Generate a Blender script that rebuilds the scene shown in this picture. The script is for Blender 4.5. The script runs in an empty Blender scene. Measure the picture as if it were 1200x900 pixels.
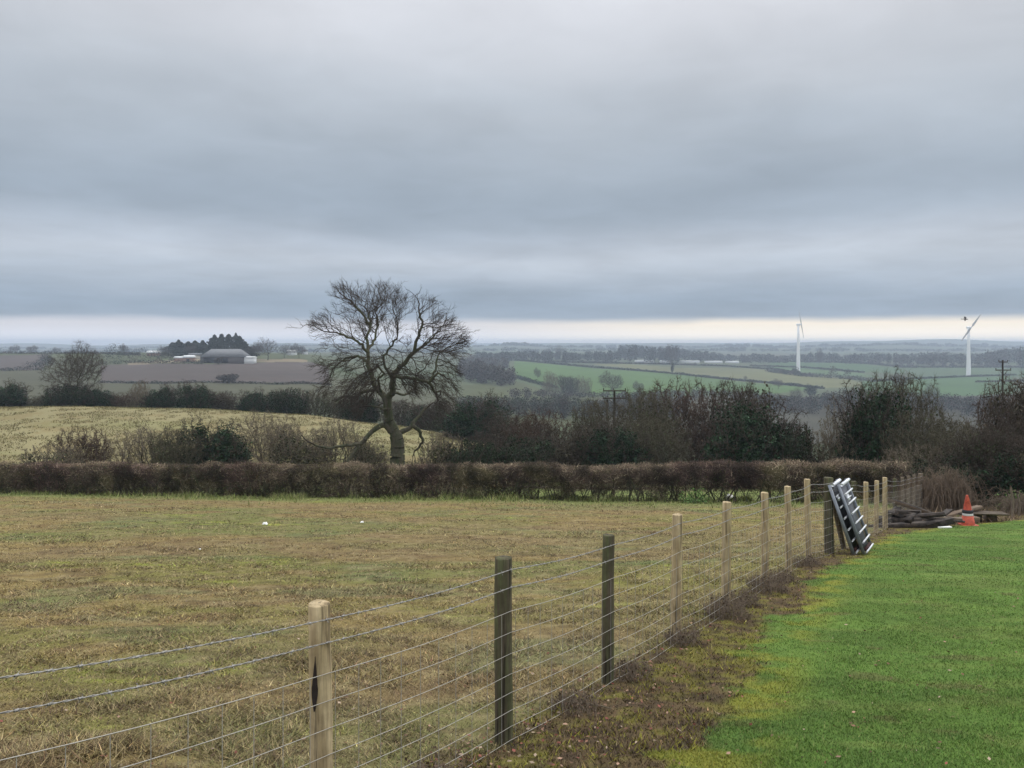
import bpy, math, random
import numpy as np
R = math.radians
F = 950.0            # focal length in photo pixels (photo 1200 wide)
HY = 405.0           # photo row of the horizon
sc = bpy.context.scene
COL = sc.collection
rng = np.random.default_rng(7)
random.seed(7)

# ---------------------------------------------------------------- camera
cd = bpy.data.cameras.new('camera')
cd.sensor_width = 36
cd.lens = 36 * F / 1200
cd.shift_y = -45 / 1200
cd.clip_start = 0.1
cd.clip_end = 30000
cam = bpy.data.objects.new('camera', cd)
cam.location = (0, 0, 0)
cam.rotation_euler = (R(90), 0, 0)
COL.objects.link(cam)
sc.camera = cam
sc.view_settings.view_transform = 'Standard'
sc.view_settings.look = 'None'
sc.view_settings.gamma = 1
sc.view_settings.exposure = 0.0
sc.view_settings.use_curve_mapping = False

# ---------------------------------------------------------------- sky
SUN_EL, SUN_AZ = 42, 55          # azimuth clockwise from +Y
w = bpy.data.worlds.new("World")
sc.world = w
w.use_nodes = True
nt = w.node_tree
nt.nodes.clear()
def N(t, typ, **kw):
    n = t.nodes.new(typ)
    for k, v in kw.items():
        setattr(n, k, v)
    return n
def math_node(t, op, a, b=None, c=None):
    n = N(t, 'ShaderNodeMath', operation=op)
    for i, v in enumerate((a, b, c)):
        if v is None: continue
        if isinstance(v, (int, float)): n.inputs[i].default_value = v
        else: t.links.new(v, n.inputs[i])
    return n.outputs[0]
def ramp(t, fac, stops, interp='LINEAR'):
    n = N(t, 'ShaderNodeValToRGB')
    cr = n.color_ramp
    cr.interpolation = interp
    while len(cr.elements) < len(stops): cr.elements.new(0.5)
    for e, (p, c) in zip(cr.elements, stops):
        e.position = p
        e.color = (c[0], c[1], c[2], 1)
    t.links.new(fac, n.inputs[0])
    return n.outputs[0]
def srgb(r, g, b):
    f = lambda v: (v / 255 / 12.92) if v / 255 < .04045 else ((v / 255 + .055) / 1.055) ** 2.4
    return (f(r), f(g), f(b))
def mixc(t, fac, a, b, mode='MIX'):
    n = N(t, 'ShaderNodeMix', data_type='RGBA', blend_type=mode)
    for i, v in ((0, fac), (6, a), (7, b)):
        if isinstance(v, (int, float)): n.inputs[i].default_value = v
        elif isinstance(v, tuple): n.inputs[i].default_value = (v[0], v[1], v[2], 1)
        else: t.links.new(v, n.inputs[i])
    return n.outputs[2]
def noise(t, vec, scale, detail=4, rough=.5, dist=0):
    n = N(t, 'ShaderNodeTexNoise')
    n.inputs['Scale'].default_value = scale
    n.inputs['Detail'].default_value = detail
    n.inputs['Roughness'].default_value = rough
    n.inputs['Distortion'].default_value = dist
    if vec is not None: t.links.new(vec, n.inputs['Vector'])
    return n.outputs[0]

tc = N(nt, 'ShaderNodeTexCoord')
sep = N(nt, 'ShaderNodeSeparateXYZ')
nt.links.new(tc.outputs['Generated'], sep.inputs[0])
dx, dy, dz = sep.outputs
ax = math_node(nt, 'ARCTAN2', dx, dy)            # azimuth, 0 = ahead
# cloud sheet coordinates: the layer foreshortens into streaks towards the horizon
zz = math_node(nt, 'ADD', math_node(nt, 'MAXIMUM', dz, 0.0), 0.09)
cv = N(nt, 'ShaderNodeCombineXYZ')
nt.links.new(math_node(nt, 'DIVIDE', dx, zz), cv.inputs[0])
nt.links.new(math_node(nt, 'DIVIDE', dy, zz), cv.inputs[1])
n_big = noise(nt, cv.outputs[0], 0.42, 3, .45, .3)
n_med = noise(nt, cv.outputs[0], 0.85, 4, .42, .4)
n_fin = noise(nt, cv.outputs[0], 3.0, 6, .55, .6)
sv = N(nt, 'ShaderNodeCombineXYZ')
nt.links.new(math_node(nt, 'MULTIPLY', ax, 1.6), sv.inputs[0])
nt.links.new(math_node(nt, 'MULTIPLY', dz, 9.0), sv.inputs[1])
n_str = noise(nt, sv.outputs[0], 1.6, 4, .5, .2)
n_edge = noise(nt, sv.outputs[0], 3.5, 3, .5, 0)
# warped elevation drives the banding of the overcast
el = math_node(nt, 'ADD', dz, math_node(nt, 'MULTIPLY', math_node(nt, 'SUBTRACT', n_str, .5), 0.045))
el = math_node(nt, 'ADD', el, math_node(nt, 'MULTIPLY', math_node(nt, 'MULTIPLY', math_node(nt, 'SUBTRACT', n_big, .5), 0.10), math_node(nt, 'MINIMUM', math_node(nt, 'MULTIPLY', dz, 5.0), 1.0)))
bands = ramp(nt, math_node(nt, 'MULTIPLY', el, 2.0), [
    (0.000, srgb(146, 158, 171)), (0.070, srgb(140, 154, 168)), (0.125, srgb(134, 150, 167)),
    (0.185, srgb(182, 190, 200)), (0.225, srgb(174, 182, 193)), (0.30, srgb(140, 153, 167)), (0.42, srgb(148, 159, 171)),
    (0.56, srgb(170, 178, 187)), (0.68, srgb(190, 194, 201)), (0.82, srgb(205, 207, 213)), (0.99, srgb(214, 215, 219))], 'B_SPLINE')
# lighter and darker cloud bases
mod = math_node(nt, 'ADD', 0.74, math_node(nt, 'MULTIPLY', n_med, 0.52))
mod = math_node(nt, 'ADD', mod, math_node(nt, 'MULTIPLY', math_node(nt, 'SUBTRACT', n_fin, .5), .20))
bands = mixc(nt, 1.0, bands, mod, 'MULTIPLY')
# bright slot above the horizon, under the cloud deck; warmer towards the right
warm = math_node(nt, 'SMOOTH_MIN', math_node(nt, 'MAXIMUM', math_node(nt, 'MULTIPLY', math_node(nt, 'ADD', ax, .10), 3.2), 0.0), 1.0, .2)
slot_col = mixc(nt, warm, srgb(208, 205, 208), srgb(255, 240, 216))
low = math_node(nt, 'ADD', dz, math_node(nt, 'MULTIPLY', math_node(nt, 'SUBTRACT', n_edge, .5), 0.012))
slot = N(nt, 'ShaderNodeMapRange', interpolation_type='SMOOTHSTEP')
nt.links.new(low, slot.inputs['Value'])
for k, v in (('From Min', .024), ('From Max', .036), ('To Min', 1), ('To Max', 0)): slot.inputs[k].default_value = v
hor = N(nt, 'ShaderNodeMapRange', interpolation_type='SMOOTHSTEP')
nt.links.new(dz, hor.inputs['Value'])
for k, v in (('From Min', 0), ('From Max', .026), ('To Min', 1.9), ('To Max', 1.05)): hor.inputs[k].default_value = v
slot_col = mixc(nt, 1.0, slot_col, hor.outputs[0], 'MULTIPLY')
sky_c = mixc(nt, slot.outputs[0], bands, slot_col)
# overcast brightens towards the zenith
zen = N(nt, 'ShaderNodeMapRange', interpolation_type='SMOOTHSTEP')
nt.links.new(dz, zen.inputs['Value'])
for k, v in (('From Min', .38), ('From Max', .9), ('To Min', 1), ('To Max', 2.7)): zen.inputs[k].default_value = v
sky_c = mixc(nt, 1.0, sky_c, zen.outputs[0], 'MULTIPLY')
bg_cloud = N(nt, 'ShaderNodeBackground')
nt.links.new(sky_c, bg_cloud.inputs[0])
bg_cloud.inputs[1].default_value = 1.30
skyt = N(nt, 'ShaderNodeTexSky', sky_type='NISHITA')
skyt.sun_disc = False
skyt.sun_elevation = R(SUN_EL)
skyt.sun_rotation = R(SUN_AZ)
skyt.dust_density = 4
bg_sky = N(nt, 'ShaderNodeBackground')
nt.links.new(skyt.outputs[0], bg_sky.inputs[0])
bg_sky.inputs[1].default_value = 0.05
mx = N(nt, 'ShaderNodeMixShader')
mx.inputs[0].default_value = 0.93
nt.links.new(bg_sky.outputs[0], mx.inputs[1])
nt.links.new(bg_cloud.outputs[0], mx.inputs[2])
wo = N(nt, 'ShaderNodeOutputWorld')
nt.links.new(mx.outputs[0], wo.inputs[0])

sd = bpy.data.lights.new('sun', 'SUN')
sd.energy = 1.0
sd.angle = R(25)
sd.color = (1, .965, .91)
sun = bpy.data.objects.new('sun', sd)
sun.rotation_euler = (R(90 - SUN_EL), 0, R(180 - SUN_AZ))
COL.objects.link(sun)

# ---------------------------------------------------------------- helpers
def vnoise(x, y, seed=0):
    x = np.asarray(x, float); y = np.asarray(y, float)
    xi = np.floor(x).astype(np.int64); yi = np.floor(y).astype(np.int64)
    fx = x - xi; fy = y - yi
    fx = fx * fx * (3 - 2 * fx); fy = fy * fy * (3 - 2 * fy)
    def h(a, b):
        n = (a * 374761393 + b * 668265263 + seed * 1442695041) & 0x7fffffff
        n = ((n ^ (n >> 13)) * 1274126177) & 0x7fffffff
        n = (n ^ (n >> 16)) & 0xffff
        return n / 65535.0
    a = h(xi, yi) * (1 - fx) + h(xi + 1, yi) * fx
    b = h(xi, yi + 1) * (1 - fx) + h(xi + 1, yi + 1) * fx
    return a * (1 - fy) + b * fy
def fbm(x, y, seed=0, o=4):
    s = 0; a = .5; t = 0
    for i in range(o):
        s = s + a * vnoise(x * 2 ** i + 17.3 * i, y * 2 ** i - 9.1 * i, seed + i); t += a; a *= .5
    return s / t
def sstep(a, b, x):
    t = np.clip((x - a) / (b - a), 0, 1)
    return t * t * (3 - 2 * t)

# terrain: rows of screen height against distance, per bearing
TY = np.array([36, 45, 60, 75, 90, 110, 150, 220, 300, 400, 480, 560, 650, 800, 950, 1100, 1300, 1600, 2200, 3200, 4500, 6000, 8000.])
TP = {
 -600: [577.6, 560, 526, 495, 476, 478, 487, 484, 468, 446, 433, 424, 416, 416, 415, 414, 413, 413, 413, 411, 409, 407, 406],
  100: [577.6, 560, 528, 498, 478.5, 480, 488, 484, 468, 446, 433, 424, 414, 416, 415, 414, 413, 413, 413, 411, 409, 407, 406],
  220: [577.6, 560, 529, 500, 480.5, 482, 489, 484, 466, 446, 430, 420, 413, 415, 415, 414, 413, 413, 412, 410, 408, 406, 405],
  350: [577.6, 562, 531, 505, 487, 490, 494, 486, 468, 448, 433, 422, 415, 415, 415, 414, 413, 413, 412, 410, 408, 406, 404],
  450: [577.6, 564, 534, 513, 499, 503, 507, 500, 483, 460, 448, 440, 433, 425, 421, 418, 416, 414, 412, 409, 406, 404, 403],
  560: [577.6, 566, 541, 524, 515.5, 520, 527, 523, 500, 478, 465, 455, 447, 438, 430, 424, 419, 416, 412, 408.5, 405.5, 403.5, 402],
  700: [577.6, 568, 560, 553, 548, 543, 535, 522, 505, 490, 478, 467, 458, 447, 437, 429, 422, 417, 412, 408, 405, 403, 402],
  900: [577.6, 570, 563, 558, 553, 548, 540, 528, 515, 500, 488, 477, 467, 454, 444, 435, 427, 421, 414, 409, 405, 402.5, 401.5],
 1700: [577.6, 570, 563, 558, 553, 548, 540, 528, 515, 500, 487, 476, 466, 453, 443, 435, 427, 421, 414, 409, 405, 402.5, 401.5]}
TPX = np.array(sorted(TP)); TV = np.array([TP[k] for k in TPX])
for _i, _p in enumerate(TPX):          # misty rolling ridges beyond 3 km
    TV[_i, 19] -= 1.6 if _p > 400 else 3.0
for _c in ():
    pass
def ridge(px):
    return 2.2 * np.sin(px * .0061 + .8) + 1.3 * np.sin(px * .017 + 2.1) + .7 * np.sin(px * .041)
def scr_y(px, Y):
    px = np.clip(np.asarray(px, float), TPX[0], TPX[-1]); Y = np.asarray(Y, float)
    u = np.interp(np.log(np.clip(Y, 36, 8000)), np.log(TY), np.arange(len(TY)))
    ui = np.clip(u.astype(int), 0, len(TY) - 2); uf = u - ui
    k = np.clip(np.searchsorted(TPX, px, 'right') - 1, 0, len(TPX) - 2)
    f = (px - TPX[k]) / (TPX[k + 1] - TPX[k]); f = f * f * (3 - 2 * f) * .6 + f * .4
    def row(kk):
        i0 = np.clip(ui - 1, 0, len(TY) - 1); i3 = np.clip(ui + 2, 0, len(TY) - 1)
        a, b, c, d = TV[kk, i0], TV[kk, ui], TV[kk, ui + 1], TV[kk, i3]
        m0 = (c - a) / 2; m1 = (d - b) / 2          # hermite
        s = uf
        return (2*s**3-3*s**2+1)*b + (s**3-2*s**2+s)*m0 + (-2*s**3+3*s**2)*c + (s**3-s**2)*m1
    b_ = row(k) * (1 - f) + row(k + 1) * f
    w1 = np.exp(-((np.log(np.clip(Y, 36, 8000)) - math.log(4500)) / .17) ** 2); w2 = np.exp(-((np.log(np.clip(Y, 36, 8000)) - math.log(3100)) / .13) ** 2)
    return b_ - w1 * (3.6 + ridge(px)) - w2 * (1.2 + .8 * ridge(px * 1.7 + 400))
def hz(X, Y):
    X = np.asarray(X, float); Y = np.asarray(Y, float)
    near = -1.68 - .135 * Y + .14 * np.exp(-((Y - 11) / 3.2) ** 2) * np.exp(-((X - (.627 * Y - 3)) / 3.0) ** 2)
    near = near + (fbm(X * .35, Y * .35, 3, 3) - .5) * .10 + (fbm(X * 2.2, Y * 2.2, 5, 2) - .5) * .035
    Yc = np.maximum(Y, 36)
    px = 600 + F * X / Yc
    far = -(scr_y(px, Yc) - HY) / F * Yc + (fbm(X * .12, Y * .12, 8, 3) - .5) * .35 * sstep(36, 60, Y)
    b = sstep(33, 40, Y)
    return near * (1 - b) + far * b
def hz1(x, y): return float(hz(np.array([x]), np.array([y]))[0])
def gp(px, py, ymin=220, ymax=8000):
    """ground point that appears at photo pixel px,py, at least ymin metres away"""
    Ys = np.exp(np.linspace(math.log(ymin), math.log(ymax), 900))
    s = scr_y(np.full(900, px), Ys)
    i = np.argmax(s <= py) if (s <= py).any() else int(np.argmin(s))
    Y = Ys[i]
    X = (px - 600) / F * Y
    return np.array([X, Y, hz1(X, Y)])

def link(o, parent=None):
    COL.objects.link(o)
    if parent is not None: o.parent = parent
    return o
def mesh_obj(name, V, FA, m, parent=None, col=None, smooth=False, mi=None):
    """V verts; FA list of (n,k) face index arrays"""
    V = np.asarray(V, np.float32)
    me = bpy.data.meshes.new(name)
    if not isinstance(FA, list): FA = [FA]
    FA = [np.asarray(f, np.int32) for f in FA if len(f)]
    me.vertices.add(len(V)); me.vertices.foreach_set('co', V.ravel())
    loops = np.concatenate([f.ravel() for f in FA])
    tot = np.concatenate([np.full(len(f), f.shape[1], np.int32) for f in FA])
    start = np.concatenate([[0], np.cumsum(tot)[:-1]]).astype(np.int32)
    me.loops.add(len(loops)); me.loops.foreach_set('vertex_index', loops)
    me.polygons.add(len(tot)); me.polygons.foreach_set('loop_start', start)
    if smooth: me.polygons.foreach_set('use_smooth', np.ones(len(tot), bool))
    for mm in (m if isinstance(m, list) else [m]): me.materials.append(mm)
    if mi is not None: me.polygons.foreach_set('material_index', np.asarray(mi, np.int32))
    if col is not None:
        at = me.color_attributes.new('col', 'FLOAT_COLOR', 'POINT')
        c = np.ones((len(V), 4), np.float32); c[:, :3] = col
        at.data.foreach_set('color', c.ravel())
    me.update(calc_edges=True)
    return link(bpy.data.objects.new(name, me), parent)
def tag(o, label=None, cat=None, group=None, kind=None):
    if label: o['label'] = label
    if cat: o['category'] = cat
    if group: o['group'] = group
    if kind: o['kind'] = kind
    return o
def empty(name, loc, label=None, cat=None, group=None, rz=0, scale=(1, 1, 1)):
    o = bpy.data.objects.new(name, None)
    o.empty_display_size = .3
    o.location = loc; o.rotation_euler = (0, 0, rz); o.scale = scale
    link(o)
    return tag(o, label, cat, group)
class MB:
    def __init__(s): s.V = []; s.F = {}; s.n = 0
    def add(s, V, *Fs):
        for f in Fs:
            f = np.asarray(f)
            s.F.setdefault(f.shape[1], []).append(f + s.n)
        s.V.append(np.asarray(V, float)); s.n += len(V)
    def box(s, c, size, rot=None, bev=0.0):
        hx, hy, hz_ = [v / 2 for v in size]
        b = min(bev, hx * .9, hy * .9, hz_ * .9)
        if b <= 0:
            V = np.array([(x, y, z) for x in (-hx, hx) for y in (-hy, hy) for z in (-hz_, hz_)])
            Fq = [(0,1,3,2),(4,6,7,5),(0,4,5,1),(2,3,7,6),(0,2,6,4),(1,5,7,3)]
            Fs = [np.array(Fq)]
        else:   # octagonal section along x with chamfered long edges
            sec = [(-hy+b,-hz_),(hy-b,-hz_),(hy,-hz_+b),(hy,hz_-b),(hy-b,hz_),(-hy+b,hz_),(-hy,hz_-b),(-hy,-hz_+b)]
            V = np.array([(x, y, z) for x in (-hx, hx) for y, z in sec])
            q = [(i, (i+1) % 8, 8 + (i+1) % 8, 8 + i) for i in range(8)]
            Fs = [np.array(q), np.array([list(range(7, -1, -1)), list(range(8, 16))])]
        if rot is not None: V = V @ np.asarray(rot).T
        s.add(V + np.asarray(c), *Fs)
    def beam(s, p0, p1, wdt, hgt, bev=0.0, up=(0, 0, 1)):
        p0 = np.asarray(p0, float); p1 = np.asarray(p1, float); d = p1 - p0; L = np.linalg.norm(d); d = d / L
        y = np.cross(up, d); y /= np.linalg.norm(y); z = np.cross(d, y)
        s.box((p0 + p1) / 2, (L, wdt, hgt), np.stack([d, y, z], 1), bev)
    def tube(s, pts, rad, n=8, caps=True):
        pts = np.asarray(pts, float); m = len(pts)
        rad = np.full(m, rad) if np.isscalar(rad) else np.asarray(rad)
        T = np.gradient(pts, axis=0); T /= np.linalg.norm(T, axis=1)[:, None] + 1e-9
        ref = np.array([1., 0, 0]) if abs(T[0][0]) < .8 else np.array([0, 0, 1.])
        a = np.cross(T, ref); a /= np.linalg.norm(a, axis=1)[:, None]; b = np.cross(T, a)
        th = np.arange(n) / n * 2 * np.pi
        V = pts[:, None] + rad[:, None, None] * (np.cos(th)[None, :, None] * a[:, None] + np.sin(th)[None, :, None] * b[:, None])
        i = np.arange(m - 1)[:, None] * n; j = np.arange(n)[None]; k = (j + 1) % n
        q = np.stack([i + j, i + k, i + n + k, i + n + j], -1).reshape(-1, 4)
        if caps: s.add(V.reshape(-1, 3), q, np.array([list(range(n))]), np.array([[(m - 1) * n + c for c in reversed(range(n))]]))
        else: s.add(V.reshape(-1, 3), q)
    def build(s, name, m, parent=None, smooth=False, col=None):
        V = np.concatenate(s.V); Fs = [np.concatenate(f) for f in s.F.values()]
        return mesh_obj(name, V, Fs, m, parent, col, smooth)
def prisms(p0, p1, r0, r1, n=3):
    d = p1 - p0; L = np.linalg.norm(d, axis=1)[:, None] + 1e-9; d = d / L
    ref = np.tile([.90, .36, .24], (len(d), 1)); par = np.abs((d * ref).sum(1)) > .96; ref[par] = (0, 0, 1)
    a = np.cross(d, ref); a /= np.linalg.norm(a, axis=1)[:, None]; b = np.cross(d, a)
    th = np.arange(n) / n * 2 * np.pi
    off = np.cos(th)[None, :, None] * a[:, None] + np.sin(th)[None, :, None] * b[:, None]
    V = np.concatenate([p0[:, None] + off * r0[:, None, None], p1[:, None] + off * r1[:, None, None]], 1)
    i = np.arange(len(d))[:, None] * 2 * n; j = np.arange(n)[None]; k = (j + 1) % n
    q = np.stack([i + j, i + k, i + n + k, i + n + j], -1).reshape(-1, 4)
    return V.reshape(-1, 3), q
def spikes(p, d, L, r):
    """thin tapering three-sided twigs"""
    n = len(p); d = d / (np.linalg.norm(d, axis=1)[:, None] + 1e-9)
    ref = np.tile([.31, .17, .93], (n, 1)); par = np.abs((d * ref).sum(1)) > .95; ref[par] = (1, 0, 0)
    a = np.cross(d, ref); a /= np.linalg.norm(a, axis=1)[:, None]; b = np.cross(d, a)
    th = np.arange(3) / 3 * 2 * np.pi
    off = (np.cos(th)[None, :, None] * a[:, None] + np.sin(th)[None, :, None] * b[:, None]) * r[:, None, None]
    V = np.concatenate([p[:, None] + off, (p + d * L[:, None])[:, None]], 1)
    i = np.arange(n)[:, None] * 4
    f = np.stack([np.concatenate([i + k, i + (k + 1) % 3, i + 3], 1) for k in range(3)], 1).reshape(-1, 3)
    return V.reshape(-1, 3), f
def rdir(n, g=rng):
    v = g.normal(size=(n, 3)); return v / np.linalg.norm(v, axis=1)[:, None]
def leafcloud(P, size, cols, g=rng, tri=True):
    """one small randomly turned face at each point"""
    n = len(P); size = np.broadcast_to(size, (n,))
    a = rdir(n, g); b = np.cross(a, rdir(n, g)); b /= np.linalg.norm(b, axis=1)[:, None] + 1e-9
    s = size[:, None]
    if tri:
        V = np.stack([P - a * s * .6 - b * s * .35, P + a * s * .6 - b * s * .3, P + b * s * .7], 1)
        f = np.arange(n * 3).reshape(-1, 3)
        return V.reshape(-1, 3), f, np.repeat(cols, 3, 0)
    V = np.stack([P - a * s * .5, P - b * s * .32, P + a * s * .5, P + b * s * .32], 1)
    return V.reshape(-1, 3), np.arange(n * 4).reshape(-1, 4), np.repeat(cols, 4, 0)

# ---------------------------------------------------------------- materials
def mat(name, c, rough=.85, var=.25, scale=6, c2=None, attr=False, metal=0, stretch=None, bump=0, bscale=None, spec=.3, detail=4, crack=0):
    m = bpy.data.materials.new(name); m.use_nodes = True
    t = m.node_tree; b = t.nodes['Principled BSDF']
    b.inputs['Roughness'].default_value = rough; b.inputs['Metallic'].default_value = metal
    b.inputs['Specular IOR Level'].default_value = spec
    co = N(t, 'ShaderNodeTexCoord'); vec = co.outputs['Object']
    if stretch:
        mp = N(t, 'ShaderNodeMapping'); mp.inputs['Scale'].default_value = stretch
        t.links.new(vec, mp.inputs[0]); vec = mp.outputs[0]
    nz = noise(t, vec, scale, detail, .6)
    if attr:
        at = N(t, 'ShaderNodeAttribute'); at.attribute_name = 'col'; base = at.outputs[0]
    else: base = c
    if c2 is not None:
        mr = N(t, 'ShaderNodeMapRange'); t.links.new(nz, mr.inputs[0])
        mr.inputs[1].default_value = .38; mr.inputs[2].default_value = .62
        base = mixc(t, mr.outputs[0], base, c2)
        nz2 = noise(t, vec, scale * 3.1, detail, .6)
    else: nz2 = nz
    v = math_node(t, 'ADD', 1 - var, math_node(t, 'MULTIPLY', nz2, 2 * var))
    fin = mixc(t, 1.0, base, v, 'MULTIPLY')
    if crack:      # drying cracks and grain running along the timber
        mc = N(t, 'ShaderNodeMapping'); mc.inputs['Scale'].default_value = (38, 38, 1.6); t.links.new(co.outputs['Object'], mc.inputs[0])
        mr2 = N(t, 'ShaderNodeMapRange'); t.links.new(noise(t, mc.outputs[0], 1.0, 3, .55, .3), mr2.inputs[0])
        mr2.inputs[1].default_value = .36; mr2.inputs[2].default_value = .47; mr2.inputs[3].default_value = 1 - crack; mr2.inputs[4].default_value = 1
        fin = mixc(t, 1.0, fin, mr2.outputs[0], 'MULTIPLY')
        ms = N(t, 'ShaderNodeMapRange'); t.links.new(noise(t, co.outputs['Object'], 5, 5, .65), ms.inputs[0])
        ms.inputs[1].default_value = .35; ms.inputs[2].default_value = .6; ms.inputs[3].default_value = .72; ms.inputs[4].default_value = 1.1
        fin = mixc(t, 1.0, fin, ms.outputs[0], 'MULTIPLY')
    t.links.new(fin, b.inputs['Base Color'])
    if bump:
        bp = N(t, 'ShaderNodeBump'); bp.inputs['Strength'].default_value = 1; bp.inputs['Distance'].default_value = bump
        t.links.new(noise(t, vec, bscale or scale * 2, 5, .6), bp.inputs['Height']); t.links.new(bp.outputs[0], b.inputs['Normal'])
    return m
M = {}
M['terrain'] = mat('ground_cover', None, .95, .22, .05, attr=True, spec=.1)
# extra fine relief on the ground
t = M['terrain'].node_tree; b = t.nodes['Principled BSDF']
co = N(t, 'ShaderNodeTexCoord')
bp = N(t, 'ShaderNodeBump'); bp.inputs['Distance'].default_value = .03; bp.inputs['Strength'].default_value = .9
t.links.new(noise(t, co.outputs['Object'], 9, 6, .7), bp.inputs['Height']); t.links.new(bp.outputs[0], b.inputs['Normal'])
old = b.inputs['Base Color'].links[0].from_socket
fine = noise(t, co.outputs['Object'], 14, 5, .7)
t.links.new(mixc(t, 1.0, old, math_node(t, 'ADD', .55, math_node(t, 'MULTIPLY', fine, .9)), 'MULTIPLY'), b.inputs['Base Color'])
M['blade'] = mat('grass_blades', None, .7, .12, 3, attr=True, spec=.2)
M['leaf'] = mat('foliage', None, .75, .15, 2, attr=True, spec=.15)
M['bark'] = mat('bark', (.095, .085, .062), .95, .35, 4, c2=(.06, .07, .038), stretch=(1, 1, .4), bump=.05, bscale=5, spec=.1)
M['twig'] = mat('twigs', (.055, .044, .035), .95, .3, 1.2, spec=.1)
M['pale_twig'] = mat('pale_twigs', (.15, .125, .09), .95, .3, 1.5, spec=.1)
M['new_wood'] = mat('new_pale_timber', (.50, .40, .245), .85, .5, 5, c2=(.34, .26, .15), crack=.6, stretch=(5, 5, .5), bump=.004, bscale=9, spec=.15)
M['old_wood'] = mat('old_green_timber', (.095, .076, .055), .9, .5, 4, c2=(.095, .10, .05), crack=.55, stretch=(5, 5, .45), bump=.006, bscale=8, spec=.15)
M['grey_wood'] = mat('weathered_timber', (.17, .14, .105), .9, .35, 4, c2=(.14, .11, .08), crack=.4, stretch=(4, 4, .6), bump=.004, spec=.15)
M['gash'] = mat('dark_crack', (.030, .022, .020), .95, .5, 30)
M['wire'] = mat('galvanised_wire', (.30, .29, .275), .6, .3, 30, metal=.3, spec=.3)
M['net_wire'] = mat('dull_netting_wire', (.36, .34, .30), .6, .3, 20, metal=.1, spec=.3)
M['alu'] = mat('bright_aluminium', (.66, .68, .71), .45, .25, 12, metal=.35, spec=.5)
M['dark_frame'] = mat('dark_frame', (.20, .22, .25), .5, .4, 9, metal=.25, spec=.4)
M['panel_sheet'] = mat('scuffed_grey_sheet', (.11, .118, .135), .7, .6, 7)
M['rust_cloth'] = mat('dull_red_part', (.05, .022, .02), .9, .5, 12)
M['cone_orange'] = mat('faded_orange_plastic', (.52, .085, .04), .6, .35, 12, c2=(.36, .06, .035), spec=.4)
M['cone_white'] = mat('dirty_white_band', (.62, .60, .58), .6, .2, 15)
M['rubber'] = mat('black_rubber', (.018, .018, .02), .7, .3, 12)
M['turbine'] = mat('turbine_paint', (.80, .81, .82), .45, .04, .3, spec=.4)
M['blade_backlit'] = mat('backlit_blade_grey', (.34, .34, .34), .5, .08, .3, spec=.3)  # white blades; their shade against the bright sky is put into this grey
M['pole'] = mat('creosoted_pole', (.05, .04, .032), .9, .3, 6, stretch=(4, 4, .4))
M['insulator'] = mat('insulator', (.06, .045, .04), .4, .2, 10)
M['crow'] = mat('black_feathers', (.012, .012, .014), .6, .3, 20)
M['roof'] = mat('fibre_cement_roof', (.15, .155, .16), .9, .4, .5, stretch=(6, 1, 1))
M['pale_sheet'] = mat('pale_sheeting', (.62, .64, .64), .7, .15, .5)
M['brick'] = mat('brick_wall', (.26, .16, .12), .9, .25, .8)
M['dark_wall'] = mat('dark_board_wall', (.085, .075, .07), .9, .25, .8)
M['cream'] = mat('cream_render', (.5, .46, .4), .9, .2, .6)
M['dark_open'] = mat('dark_opening', (.02, .02, .022), .9, .2, 1)
M['char'] = mat('charred_timber', (.03, .026, .024), .9, .5, 8, c2=(.075, .06, .05), bump=.006)
M['plank'] = mat('brown_timber', (.17, .125, .085), .9, .35, 6, c2=(.11, .08, .06), stretch=(.6, 4, 4), bump=.004)
M['sack'] = mat('white_plastic', (.8, .8, .78), .5, .1, 12)

# ================================================================ TERRAIN
EDGE_Y = np.array([-30, 0, 3.2, 4.35, 5.98, 7.03, 8.77, 10.86, 13.6, 16.5, 18.8, 20.0, 21.3, 22.5, 23])
EDGE_X = np.array([-4, -.3, .6, 1.05, 1.84, 2.22, 3.23, 4.40, 6.03, 7.8, 9.9, 11.6, 14.0, 22, 60.])
def fence_x(Y): return .627 * Y - 3.07
def lawn_mask(X, Y, soft=.16):
    e = np.interp(Y, EDGE_Y, EDGE_X) + (fbm(X * 1.1, Y * 1.1, 31, 3) - .5) * .5 - .12 + (fbm(X * 5, Y * 7, 32, 3) - .5) * .6
    return np.where(Y > 23, 0, sstep(-soft, soft, X - e))
def verge_mask(X, Y):
    d = X - fence_x(Y) + (fbm(X * 1.5, Y * 1.5, 33, 3) - .5) * .5
    v = sstep(-.25, .1, d)
    return np.where(Y > 24.5, sstep(12.5, 13.2, X + (fbm(X, Y, 35) - .5)), v)
def lerp(a, b, f): return a * (1 - f[..., None]) + np.asarray(b) * f[..., None]
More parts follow.
